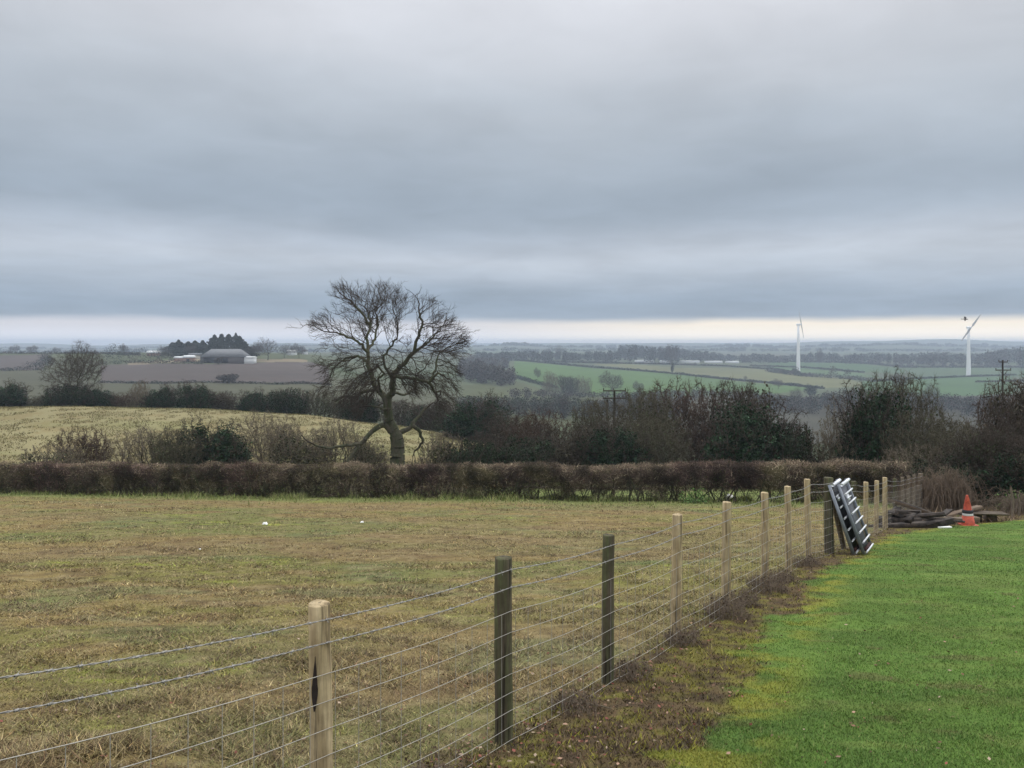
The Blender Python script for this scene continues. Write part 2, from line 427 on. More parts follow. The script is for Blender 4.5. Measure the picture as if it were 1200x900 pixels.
def paddock_col(X, Y):
    a = fbm(X * .45, Y * .8, 41, 4); b = fbm(X * 1.6, Y * 2.6, 43, 4); c = fbm(X * .22, Y * .5, 45, 3)
    d = fbm(X * .16, Y * .35, 46, 3)
    C = np.zeros(X.shape + (3,)) + np.array([.235, .175, .078])
    C = lerp(C, [.165, .110, .058], sstep(.50, .68, b) * .75)                # brown thatch
    C = lerp(C, [.175, .170, .055], sstep(.46, .66, a) * .7)                 # olive
    C = lerp(C, [.135, .165, .055], sstep(.55, .68, c) * .6)                 # greener
    C = lerp(C, [.255, .27, .060], sstep(.70, .78, a * .55 + b * .45 + .06 * (c > .5)) * .9)   # bright moss
    C = lerp(C, [.185, .135, .085], sstep(.5, .64, d) * .35)                 # reddish dead growth
    C = lerp(C, [.125, .170, .085], sstep(.66, .76, fbm(X * .5 + 9, Y * .9, 49, 3)) * .4)
    C = lerp(C, [.30, .24, .14], sstep(.54, .66, fbm(X * 5, Y * 7, 48, 3)) * .45)
    C = lerp(C, [.085, .06, .035], sstep(.56, .68, fbm(X * 6, Y * 8, 50, 3)) * .5)
    return C * np.array([.87, .89, .80])
def verge_col(X, Y):
    a = fbm(X * 6.5, Y * 8.5, 51, 3) * .7 + fbm(X * 1.3, Y * 1.3, 52, 2) * .3; b = fbm(X * 9, Y * 12, 53, 3)
    C = np.zeros(X.shape + (3,)) + np.array([.098, .070, .036])
    C = lerp(C, [.145, .135, .030], sstep(.50, .60, a) * .75)
    C = lerp(C, [.05, .035, .024], sstep(.5, .62, b) * .7)
    return C
def lawn_col(X, Y):
    a = fbm(X * .6, Y * 1.3, 61, 4); b = fbm(X * 3, Y * 5, 63, 3); c = fbm(X * .25, Y * .5, 65, 2)
    C = np.zeros(X.shape + (3,)) + np.array([.112, .196, .040])
    C = lerp(C, [.15, .235, .05], sstep(.45, .7, a) * .7)
    C = lerp(C, [.075, .14, .032], sstep(.5, .66, b) * .5)
    C = lerp(C, [.185, .225, .065], sstep(.54, .68, fbm(X * .9, Y * 4.0, 64, 3)) * .45)
    C = lerp(C, [.10, .172, .034], c * .5)
    C = lerp(C, [.13, .12, .05], sstep(.66, .74, fbm(X * 2.2 + 3, Y * 4.4, 68, 4)) * .55)
    C = C * (.86 + .28 * sstep(.3, .7, fbm(X * 1.2, Y * 3.2, 66, 4)))[..., None]
    e = X - np.interp(Y, EDGE_Y, EDGE_X)
    C = lerp(C, [.27, .27, .045], sstep(.5, -.05, e) * sstep(.4, .6, fbm(X * 2.5, Y * 4, 67)) * .8)
    return C * np.array([.80, .79, .78])
def near_col(X, Y):
    C = paddock_col(X, Y)
    hl = np.interp(X, [-40, -22, 7.6, 13], [36, 35.5, 29, 28])
    C = lerp(C, [.135, .165, .052], sstep(4.0, 1.2, hl - Y + (fbm(X * .6, Y * .6, 37) - .5) * 2) * .8)   # green headland by the hedge
    C = lerp(C, [.14, .17, .055], sstep(0, .6, Y - hl))
    V = verge_col(X, Y)
    C = lerp(C, 0 * C + V, verge_mask(X, Y)) if False else C * (1 - verge_mask(X, Y)[..., None]) + V * verge_mask(X, Y)[..., None]
    L = lawn_mask(X, Y)[..., None]
    return C * (1 - L) + lawn_col(X, Y) * L
def in_poly(X, Y, P):
    ins = np.zeros(X.shape, bool); n = len(P)
    for i in range(n):
        x0, y0 = P[i]; x1, y1 = P[(i + 1) % n]
        c = ((y0 > Y) != (y1 > Y))
        with np.errstate(divide='ignore', invalid='ignore'):
            xx = (x1 - x0) * (Y - y0) / (y1 - y0 + 1e-12) + x0
        ins ^= c & (X < xx)
    return ins
def world_poly(pts, ymin=230): return [tuple(gp(a, b_, ymin)[:2]) for a, b_ in pts]
FIELDS = [  # corner pixels -> real ground points, colour
 ([(-300, 418), (56, 416), (50, 434), (-300, 434)], (.095, .08, .072)),
 ([(-300, 434), (60, 434), (120, 449), (380, 452), (380, 475), (-300, 475)], (.085, .085, .05)),
 ([(60, 418), (118, 423), (118, 448), (52, 434)], (.085, .09, .05)),
 ([(118, 428), (240, 427), (362, 424), (385, 430), (385, 452), (118, 449)], (.095, .078, .068)),
 ([(150, 425), (360, 421.5), (360, 425), (150, 428)], (.24, .2, .13)),
 ([(540, 452), (603, 446), (640, 458), (700, 466), (700, 500), (540, 500)], (.08, .09, .04)),
 ([(602, 423), (700, 432), (800, 439.5), (960, 455), (900, 462), (720, 466), (604, 443)], (.075, .135, .034)),
 ([(690, 427), (735, 427), (795, 431), (880, 431.5), (990, 443), (1020, 452), (960, 455), (800, 439.5)], (.14, .145, .06)),
 ([(905, 424), (1000, 426), (1060, 433), (1060, 438), (1005, 436), (900, 431)], (.062, .112, .042)),
 ([(900, 431), (1005, 437), (1040, 443), (1000, 441), (905, 434)], (.085, .14, .055)),
 ([(1010, 447), (1070, 443), (1185, 440), (1190, 462), (1010, 468)], (.062, .118, .04)),
 ([(1060, 431), (1500, 430), (1500, 440), (1070, 443)], (.075, .115, .055)),
 ([(880, 462), (1010, 468), (1190, 462), (1500, 455), (1500, 520), (880, 520)], (.065, .062, .042)),
 ([(700, 466), (880, 462), (880, 520), (700, 520)], (.08, .075, .045)),
]
nc = 1000
u = np.concatenate([np.linspace(-1.35, -.70, 90)[:-1], np.linspace(-.70, .70, nc), np.linspace(.70, 1.35, 90)[1:]])
v = np.concatenate([np.linspace(-30, 3, 60)[:-1], np.linspace(3, 14, 240)[:-1], np.linspace(14, 40, 220)[:-1], np.exp(np.linspace(math.log(40), math.log(8000), 460))])
U, Vv = np.meshgrid(u, v)
GY = Vv; GX = U * np.maximum(GY, 36)
GZ = hz(GX, GY)
Cn = near_col(GX, GY)
Cf = np.zeros(GX.shape + (3,)) + np.array([.085, .10, .05])
a = fbm(GX * .004, GY * .004, 71, 4)
Cf = lerp(Cf, [.07, .105, .045], sstep(.45, .6, a) * .6)
Cf = lerp(Cf, [.11, .10, .065], sstep(.55, .7, fbm(GX * .003, GY * .002, 73, 3)) * .6)
straw = np.zeros(GX.shape + (3,)) + np.array([.215, .19, .098])
straw = lerp(straw, [.19, .155, .075], sstep(.52, .64, fbm(GX * .55, GY * .35, 75, 4)) * .8)
straw = lerp(straw, [.165, .17, .07], sstep(.5, .7, fbm(GX * .08, GY * .12, 77, 3)) * .5)
for pts, c in FIELDS:
    m_ = in_poly(GX, GY, world_poly(pts))
    Cf[m_] = c
Cf *= (.66 + .32 * fbm(GX * .02, GY * .02, 79, 4))[..., None]
pxg = 600 + F * GX / np.maximum(GY, 36)
sm = ((GY < 125) & (pxg < 590)).astype(float) * sstep(40, 43, GY)
Cm = lerp(np.zeros(GX.shape + (3,)) + np.array([.11, .125, .045]), [.10, .085, .05], sstep(.4, .6, fbm(GX * .3, GY * .3, 78)))
Cfar = Cm * (1 - sm[..., None]) + straw * sm[..., None]
fb = sstep(118, 135, GY)[..., None]
Cfar = Cfar * (1 - fb) + Cf * fb
nb = sstep(37, 41, GY)[..., None]
GC = Cn * (1 - nb) + Cfar * nb
rows, cols_ = GX.shape
ii = (np.arange(rows - 1)[:, None] * cols_ + np.arange(cols_ - 1)[None]).ravel()
ground = mesh_obj('ground', np.stack([GX, GY, GZ], -1).reshape(-1, 3), np.stack([ii, ii + 1, ii + cols_ + 1, ii + cols_], 1), M['terrain'], col=GC.reshape(-1, 3), smooth=True)
tag(ground, kind='structure')

# air between here and the far hills
hb = MB(); hb.box((0, 4060, -7), (22200, 8300, 108))
hm = bpy.data.materials.new('haze'); hm.use_nodes = True
ht = hm.node_tree; ht.nodes.clear()
pv = N(ht, 'ShaderNodeVolumePrincipled'); ho = N(ht, 'ShaderNodeOutputMaterial')
pv.inputs['Color'].default_value = (.68, .80, .95, 1); pv.inputs['Density'].default_value = .00031
pv.inputs['Anisotropy'].default_value = 0.0
ht.links.new(pv.outputs[0], ho.inputs['Volume'])
haze = hb.build('haze', hm); tag(haze, kind='stuff')

# ================================================================ GRASS (stuff)
def blades(X, Y, h, wd, lean, C, name, label, cat):
    n = len(X); Z = hz(X, Y) - .004
    th = rng.uniform(0, 2 * np.pi, n); ph = rng.uniform(0, 2 * np.pi, n)
    sx = np.cos(th) * wd / 2; sy = np.sin(th) * wd / 2
    l = lean * h * rng.uniform(.3, 1.4, n)
    tip = np.stack([X + np.cos(ph) * l, Y + np.sin(ph) * l, Z + h], 1)
    P = np.stack([np.stack([X - sx, Y - sy, Z], 1), np.stack([X + sx, Y + sy, Z], 1), tip], 1).reshape(-1, 3)
    o = mesh_obj(name, P, np.arange(n * 3).reshape(-1, 3), M['blade'], col=np.repeat(C, 3, 0))
    return tag(o, label, cat, kind='stuff')
def samp(n, y0, y1, t0, t1, pw=.5):
    s = rng.uniform(y1 ** -pw, y0 ** -pw, n)
    Y = s ** (-1 / pw); T = rng.uniform(t0, t1, n)
    return T * Y, Y
def vary(C, s): return C * np.exp(rng.normal(0, s, (len(C), 1))) * (1 + rng.normal(0, .07, C.shape))
# paddock: dead thatch with green shoots
X, Y = samp(820000, 2.8, 36, -1.1, .6, .55)
bare = sstep(.60, .70, fbm(X * .9, Y * 1.8, 86, 4))
keep = (verge_mask(X, Y) < .6) & (lawn_mask(X, Y) < .3) & (rng.random(len(X)) > bare * .7); X, Y = X[keep], Y[keep]
C = vary(near_col(X, Y), .42)
straw_b = rng.random(len(X)) < .24; C[straw_b] = np.array([.33, .26, .13]) * rng.uniform(.6, 1.2, (straw_b.sum(), 1))
dark_b = rng.random(len(X)) < .16; C[dark_b] = np.array([.085, .055, .035]) * rng.uniform(.6, 1.3, (dark_b.sum(), 1))
cl = fbm(X * 3, Y * 3, 83, 2)
tus = sstep(.60, .78, fbm(X * .7 + 4, Y * .9, 84, 3))
h = (.011 + .014 * sstep(.3, .75, cl) + .02 * tus) * rng.uniform(.45, 1.6, len(X))
blades(X, Y, h, .0035 + .0010 * Y, 1.9, C, 'paddock_grass', 'thin brown and olive winter grass covering the paddock', 'grass')
# lawn
X, Y = samp(640000, 2.8, 23, -.1, 1.25, .6)
keep = lawn_mask(X, Y) > .35; X, Y = X[keep], Y[keep]
C = vary(lawn_col(X, Y), .17); yl = rng.random(len(X)) < .05; C[yl] = np.array([.24, .25, .09])
cl = fbm(X * 4, Y * 4, 85, 2)
blades(X, Y, (.010 + .012 * cl) * rng.uniform(.6, 1.4, len(X)), .0026 + .0008 * Y, .9, C, 'lawn_grass', 'short bright green mown lawn beside the fence', 'grass')
# verge moss and litter
X, Y = samp(280000, 2.8, 27, -.6, 1.0, .55)
keep = (verge_mask(X, Y) > .35) & (lawn_mask(X, Y) < .65); X, Y = X[keep], Y[keep]
mo = fbm(X * 6, Y * 6, 87, 2)
C = vary(verge_col(X, Y), .5)
g_ = rng.random(len(X)) < .28 * sstep(.35, .6, mo); C[g_] = np.array([.25, .235, .035]) * rng.uniform(.6, 1.2, (g_.sum(), 1))
far_v = Y > 19.5; C[far_v] = np.array([.17, .12, .075]) * rng.uniform(.4, 1.4, (far_v.sum(), 1))
hh = (.008 + .03 * mo) * rng.uniform(.5, 1.5, len(X)); hh[far_v] *= rng.uniform(1, 7, far_v.sum())
blades(X, Y, hh, .005 + .0009 * Y, 1.0, C, 'verge_moss', 'yellow green moss and dead growth along the foot of the fence', 'moss')
# leaf litter
X, Y = samp(9000, 3.3, 19, -.35, .6, .5)
d = X - fence_x(Y); keep = (d > -.25) & (lawn_mask(X, Y) < .5) & (rng.random(len(X)) < np.exp(-np.clip(d, 0, 9) * 1.3)); X, Y = X[keep], Y[keep]
# a scatter of blown leaves out on the grass too
X2, Y2 = samp(900, 3.6, 30, -.7, .55, .9); k2 = X2 < fence_x(Y2); X = np.concatenate([X, X2[k2]]); Y = np.concatenate([Y, Y2[k2]])
X3, Y3 = samp(700, 3.6, 19, 0, .66, .7); k3 = lawn_mask(X3, Y3) > .8; X = np.concatenate([X, X3[k3][:260]]); Y = np.concatenate([Y, Y3[k3][:260]])
n = len(X); P = np.stack([X, Y, hz(X, Y) + rng.uniform(.012, .03, n)], 1)
pal = np.array([[.20, .11, .07], [.30, .19, .13], [.12, .07, .045], [.33, .25, .18], [.22, .08, .06]])
Vl, Fl, Cl = leafcloud(P, rng.uniform(.016, .04, n), pal[rng.integers(0, 5, n)] * rng.uniform(.6, 1.2, (n, 1)), tri=False)
Vl.reshape(-1, 4, 3)[:, :, 2] = P[:, None, 2] + (Vl.reshape(-1, 4, 3)[:, :, 2] - P[:, None, 2]) * .45
tag(mesh_obj('leaf_litter', Vl, Fl, M['leaf'], col=Cl), 'dry brown fallen leaves scattered over the mossy verge', 'leaves', kind='stuff')
# rough tufts on the pale far field
X = rng.uniform(-80, 0, 170000); Y = rng.uniform(44, 100, 170000)
keep = (600 + F * X / Y < 585) & (600 + F * X / Y > -60) & (fbm(X * .9, Y * .5, 89, 4) + rng.normal(0, .05, len(X)) > .50); X, Y = X[keep], Y[keep]
C = np.array([[.22, .19, .095], [.14, .115, .06], [.165, .16, .065]])[rng.integers(0, 3, len(X))]
blades(X, Y, rng.uniform(.04, .16, len(X)), rng.uniform(.04, .10, len(X)), .8, C, 'field_tufts', 'rough straw coloured tufts on the pale field beyond the hedge', 'grass')
# green tufts under the hedge
n = 52000; X = rng.uniform(-27, 14, n); hl = np.interp(X, [-40, -22, 7.6, 13], [36, 35.5, 29, 28])
Y = hl - rng.exponential(.9, n) + 1.2
C = np.array([[.20, .235, .07], [.13, .17, .05], [.26, .25, .11]])[rng.integers(0, 3, n)] * rng.uniform(.7, 1.2, (n, 1))
tuf = fbm(X * 1.3, Y * 1.3, 91, 2)
blades(X, Y, (.03 + .22 * sstep(.45, .8, tuf)) * rng.uniform(.5, 1.3, n), np.full(n, .03), .8, C, 'hedge_bottom_grass', 'green tufty grass strip along the foot of the hedge', 'grass')

# ================================================================ TREE GROWING
def grow(nodes, par, A, step, di, dk, iters, g, jit=.25, up=0.0):
    P = [np.asarray(p, float) for p in nodes]; par = list(par)
    A = np.asarray(A, float); PA = np.array(P)
    D = ((A[:, None] - PA[None]) ** 2).sum(2); near = D.argmin(1); nd = np.sqrt(D.min(1))
    for it in range(iters):
        act = nd < di
        if not act.any(): break
        PA = np.array(P)
        dv = A[act] - PA[near[act]]; dv /= np.linalg.norm(dv, axis=1)[:, None] + 1e-9
        S = np.zeros((len(P), 3)); np.add.at(S, near[act], dv)
        idx = np.unique(near[act])
        s = S[idx] / (np.linalg.norm(S[idx], axis=1)[:, None] + 1e-9) + g.normal(0, jit, (len(idx), 3)); s[:, 2] += up
        s /= np.linalg.norm(s, axis=1)[:, None]
        new = PA[idx] + s * step
        base = len(P)
        P.extend(new); par.extend(idx.tolist())
        D = ((A[:, None] - new[None]) ** 2).sum(2); k = D.argmin(1); dm = np.sqrt(D.min(1))
        better = dm < nd; near[better] = base + k[better]; nd[better] = dm[better]
        keep = nd > dk; A = A[keep]; near = near[keep]; nd = nd[keep]
        if len(A) == 0: break
    return np.array(P), np.array(par)
def radii(P, par, tip, e, cap=9):
    acc = np.zeros(len(P)); r = np.zeros(len(P))
    for i in range(len(P) - 1, -1, -1):
        r[i] = tip if acc[i] == 0 else acc[i] ** (1 / e)
        r[i] = min(r[i], cap)
        if par[i] >= 0: acc[par[i]] += r[i] ** e
    return r
def limb_mesh(P, par, r, lo, hi):
    """tubes of the skeleton whose child radius lies in lo..hi"""
    i = np.where((par >= 0) & (r >= lo) & (r < hi))[0]
    if not len(i): return None
    p0, p1 = P[par[i]], P[i]; r1 = r[i]; r0 = np.minimum(r[par[i]], r1 * (1.3 if hi < 1 or lo < .03 else 1.12))
    d = p1 - p0; p1 = p1 + d * .02
    Vs, q = prisms(p0, p1, r0, r1, 10 if lo > .03 else 3)
    return Vs, q
def join(parts):
    V = []; Fd = {}; n = 0
    for Vp, f in parts:
        Fd.setdefault(f.shape[1], []).append(f + n); V.append(Vp); n += len(Vp)
    return np.concatenate(V), [np.concatenate(x) for x in Fd.values()]
def twigset(P, par, r, lim, k, L, rr, g, up=.3):
    i = np.where((par >= 0) & (r < lim))[0]; i = np.repeat(i, k)
    d0 = P[i] - P[par[i]]; d0 /= np.linalg.norm(d0, axis=1)[:, None] + 1e-9
    d = d0 * .8 + rdir(len(i), g) * .9; d[:, 2] += up
    return spikes(P[i], d, L * g.uniform(.4, 1.3, len(i)), np.full(len(i), rr))

# ================================================================ HERO TREE
TYD = 50.0
def tp(px, py, off=0.0):
    Yd = TYD + off
    return np.array([(px - 600) / F * Yd, Yd, -(py - HY) / F * Yd])
def resample(pts, step):
    pts = np.asarray(pts); out = [pts[0]]
    for a_, b_ in zip(pts[:-1], pts[1:]):
        n_ = max(1, int(round(np.linalg.norm(b_ - a_) / step)))
        for k in range(1, n_ + 1): out.append(a_ + (b_ - a_) * k / n_)
    return out
g = np.random.default_rng(21)
tb = tp(466, 0); tb[2] = hz1(tb[0], TYD) - .2
skel = [tb]; spar = [-1]
lrad = {0: .5}
def limb(start_px, pts, wob=.035, r0=.09, r1=.03):
    """pts: (px,py,depth offset); starts at the skeleton node nearest start_px"""
    s = tp(*start_px) if len(start_px) == 3 else tp(start_px[0], start_px[1], 0)
    k = int(np.argmin([np.linalg.norm(q - s) for q in skel]))
    path = resample([skel[k]] + [tp(*p) for p in pts], .22)[1:]
    prev = k
    for i_, q in enumerate(path):
        skel.append(q + g.normal(0, wob, 3)); spar.append(prev); prev = len(skel) - 1
        lrad[prev] = r0 + (r1 - r0) * (i_ / max(1, len(path) - 1)) ** .8
z4 = lambda x, y, o=0: (300 + x / 4, 320 + y / 4, o)
limb((466, 560), [(466, 540, 0), z4(664, 800), z4(655, 760)], .01, .50, .40)
limb(z4(655, 760), [z4(640, 720), z4(622, 680), z4(616, 640), z4(618, 590)], .015, .32, .25)
limb(z4(655, 770), [z4(600, 712, -.3), z4(560, 728, -.6), z4(520, 770, -.9), z4(485, 805, -1.1), z4(455, 850, -1.3), z4(432, 885, -1.4)], .03, .20, .09)
limb(z4(485, 805, -1.1), [z4(430, 802, -1.3), z4(350, 820, -1.5), z4(290, 810, -1.8), z4(240, 790, -2), z4(215, 760, -2.1)], .04, .10, .04)
limb(z4(655, 765), [z4(690, 742, .3), z4(735, 715, .5), z4(772, 745, .7), z4(782, 790, .9), z4(768, 815, 1), z4(745, 835, 1.1), z4(738, 860, 1.1)], .03, .19, .035)
limb(z4(735, 715, .5), [z4(760, 680, .8), z4(790, 640, 1.1), z4(830, 610, 1.3)], .03, .12, .04)
limb(z4(617, 600), [z4(590, 570, .3), z4(560, 545, .6), z4(520, 552, .9), z4(470, 582, 1.2), z4(410, 578, 1.5), z4(372, 600, 1.7)], .03, .15, .06)
limb(z4(620, 650), [z4(590, 635, -.6), z4(540, 625, -1.2), z4(470, 622, -1.8)])
limb(z4(617, 600), [z4(585, 562, .2), z4(555, 530, .4), z4(543, 480, .5), z4(522, 430, .7), z4(527, 370, .8), z4(520, 290, 1), z4(540, 240, 1.2), z4(530, 190, 1.3), z4(505, 150, 1.2)], .03, .20, .04)
limb(z4(618, 590), [z4(638, 560, -.2), z4(640, 510, -.4), z4(645, 470, -.6), z4(690, 430, -.9), z4(738, 372, -1.2), z4(755, 310, -1.4), z4(780, 240, -1.6), z4(762, 180, -1.7), z4(760, 130, -1.6)], .03, .21, .04)
limb(z4(640, 490, -.5), [z4(598, 430, -1), z4(600, 390, -1.3), z4(640, 335, -1.6), z4(665, 290, -1.8), z4(660, 215, -1.9), z4(640, 150, -2)])
limb(z4(522, 420, .7), [z4(480, 390, 1.2), z4(420, 398, 1.8), z4(370, 440, 2.2), z4(340, 500, 2.4)])
limb(z4(524, 365, .8), [z4(478, 320, .2), z4(400, 288, -.3), z4(320, 272, -.7), z4(250, 240, -1)])
limb(z4(522, 350, .8), [z4(555, 310, 1.6), z4(572, 240, 2.2), z4(560, 180, 2.5), z4(600, 120, 2.6)])
limb(z4(530, 250, 1.1), [z4(490, 180, .6), z4(440, 130, .4), z4(390, 90, .2)])
limb(z4(645, 480, -.5), [z4(700, 490, -1.3), z4(760, 500, -2), z4(815, 512, -2.4), z4(842, 450, -2.5), z4(850, 385, -2.4), z4(900, 345, -2.2), z4(970, 325, -2)], .03, .12, .03)
limb(z4(815, 512, -2.4), [z4(850, 470, -2.8), z4(895, 490, -3), z4(925, 520, -3)])
limb(z4(810, 512, -2.4), [z4(840, 560, -2), z4(870, 550, -1.8), z4(850, 600, -1.6)])
limb(z4(740, 370, -1.2), [z4(800, 330, -.3), z4(850, 280, .4), z4(890, 220, .8)])
limb(z4(590, 565, .3), [z4(572, 500, -.6), z4(600, 470, -1.2), z4(570, 430, -1.6), z4(500, 500, -2), z4(470, 540, -2.2)])
limb(z4(640, 560, -.2), [z4(700, 570, 1), z4(750, 540, 1.8), z4(745, 490, 2.3), z4(800, 430, 2.8), z4(830, 380, 3)])
nlimb = len(skel)
crown = [(360, 383), (372, 373), (395, 362), (391, 337), (420, 331), (450, 334), (478, 343), (492, 348), (521, 356), (524, 372), (545, 388), (549, 402), (541, 425), (537, 455), (532, 474), (510, 478), (505, 462), (480, 462), (470, 452), (440, 462), (425, 482), (400, 476), (385, 466), (360, 458), (363, 430), (372, 400)]
cp = [tuple(x) for x in crown]
def attract(poly, n, depth, cx, cy):
    out = []
    x0, x1 = min(p[0] for p in poly), max(p[0] for p in poly); y0, y1 = min(p[1] for p in poly), max(p[1] for p in poly)
    pol = [(x, y) for x, y in poly]
    while len(out) < n:
        xs = g.uniform(x0, x1, n); ys = g.uniform(y0, y1, n)
        k = in_poly(xs, ys, pol)
        for x, y in zip(xs[k], ys[k]):
            rr = min(1, math.hypot((x - cx) / (x1 - x0) * 2, (y - cy) / (y1 - y0) * 2))
            out.append(tp(x, y, g.uniform(-1, 1) * depth * math.sqrt(1 - rr * rr * .9)))
    return np.array(out[:n])
cx0, cz0 = tp(455, 430)[0], tp(455, 430)[2]
ctr_ = np.array([cx0, TYD, cz0])
nodesL = list(skel); parL = list(spar); radL = [lrad.get(i, .1) for i in range(len(skel))]; radL[0] = .5
HP = [tuple(x) for x in crown]
def in_crown(p_):
    px_ = 600 + F * p_[0] / p_[1]; py_ = HY - F * p_[2] / p_[1]
    return bool(in_poly(np.array([px_]), np.array([py_]), HP)[0]) and abs(p_[1] - TYD) < 5.2
def shoot(start, d, L, r0, lvl, low=False):
    """one curving branch; returns indices of its nodes"""
    st_ = (.22, .17, .12, .09)[lvl]; n_ = max(2, int(L / st_)); ids = []; prev = start; p_ = nodesL[start].copy()
    d = d / np.linalg.norm(d); bend = g.normal(0, .10, 3)
    for k in range(n_):
        f = k / n_
        drop = (-.25 if p_[2] < ctr_[2] + 1.0 else -.02) * (1 - 1.7 * f)       # droop first, tips turn up again
        d = d + bend * .9 + g.normal(0, .13, 3) + np.array([0, 0, drop]); d /= np.linalg.norm(d)
        p_ = p_ + d * st_
        if not low and not in_crown(p_) and g.random() < .55: break
        nodesL.append(p_.copy()); parL.append(prev); prev = len(nodesL) - 1; ids.append(prev)
        radL.append(r0 * (1 - .75 * f))
    return ids
def spawn(ids, every, Lr, lvl, rad, low=False):
    out = []
    for q in ids:
        if g.random() > every: continue
        par0 = parL[q]
        if par0 < 0: continue
        t_ = nodesL[q] - nodesL[par0]; t_ /= np.linalg.norm(t_) + 1e-9
        o_ = nodesL[q] - ctr_; o_ /= np.linalg.norm(o_) + 1e-9
        side = np.cross(t_, rdir(1, g)[0]); side /= np.linalg.norm(side) + 1e-9
        if side @ o_ < 0 and g.random() < .7: side = -side
        out.append(shoot(q, t_ * .55 + side * .8 + o_ * .45, g.uniform(*Lr), min(rad, radL[q] * .75), lvl, low))
    return out
up_ids = [i for i in range(len(skel)) if skel[i][2] > tp(0, 478)[2] and radL[i] < .26]
low_ids = [i for i in range(len(skel)) if skel[i][2] <= tp(0, 478)[2] and radL[i] < .12]
L2 = spawn(up_ids, .62, (1.0, 2.6), 0, .055)
L2 += [shoot(i, (skel[i] - skel[spar[i]]) + rdir(1, g)[0] * .1, 1.2, .03, 0) for i in range(len(skel)) if i not in set(spar) and skel[i][2] > tp(0, 478)[2] for _ in range(2)]
L2b = spawn(low_ids, .5, (.5, 1.2), 1, .035, True)
L3 = []
for b_ in L2: L3 += spawn(b_, .62, (.6, 1.4), 1, .026)
for b_ in L2b: L3 += spawn(b_, .4, (.3, .7), 2, .016, True)
L4 = []
for b_ in L3: L4 += spawn(b_, .55, (.3, .75), 2, .014)
P = np.array(nodesL); par = np.array(parL); r = np.array(radL)
r[nlimb:] = np.maximum(r[nlimb:] * .62, .0075)
hero = empty('spreading_tree', tuple(tb), 'tall bare wide spreading tree standing alone just behind the hedge', 'tree')
P0 = P - tb
V1, q1 = limb_mesh(P0, par, r, .05, 9)
mesh_obj('trunk', V1, [q1], M['bark'], hero, smooth=True)
# fine shoots: short kinked twigs growing outwards from every thin branch
i = np.where((par >= 0) & (r < .013))[0]; print('hero nodes', len(P), 'thin', len(i)); i = i[g.random(len(i)) < min(1, 21000 / len(i))]
cc_ = tp(455, 430) - tb
o_ = P0[i] - cc_; o_ /= np.linalg.norm(o_, axis=1)[:, None] + 1e-9
d0 = P0[i] - P0[par[i]]; d0 /= np.linalg.norm(d0, axis=1)[:, None] + 1e-9
d1 = d0 * .6 + o_ * .7 + rdir(len(i), g) * .6; d1 /= np.linalg.norm(d1, axis=1)[:, None]
L1 = g.uniform(.08, .24, len(i))[:, None]; q1_ = P0[i] + d1 * L1
d2 = d1 + rdir(len(i), g) * .55; d2 /= np.linalg.norm(d2, axis=1)[:, None]; q2_ = q1_ + d2 * L1 * .8
f1 = np.full(len(i), 1.)
lm = [limb_mesh(P0, par, r, 0, .05), prisms(P0[i], q1_, f1 * .0075, f1 * .006), prisms(q1_, q2_, f1 * .006, f1 * .0035)]
lm.append(spikes(np.concatenate([q1_, q2_]), np.concatenate([d1, d2]) + rdir(2 * len(i), g) * .9, np.concatenate([L1, L1])[:, 0] * .8, np.full(2 * len(i), .005)))
Vj, Fj = join(lm); mesh_obj('crown', Vj, Fj, M['twig'], hero)

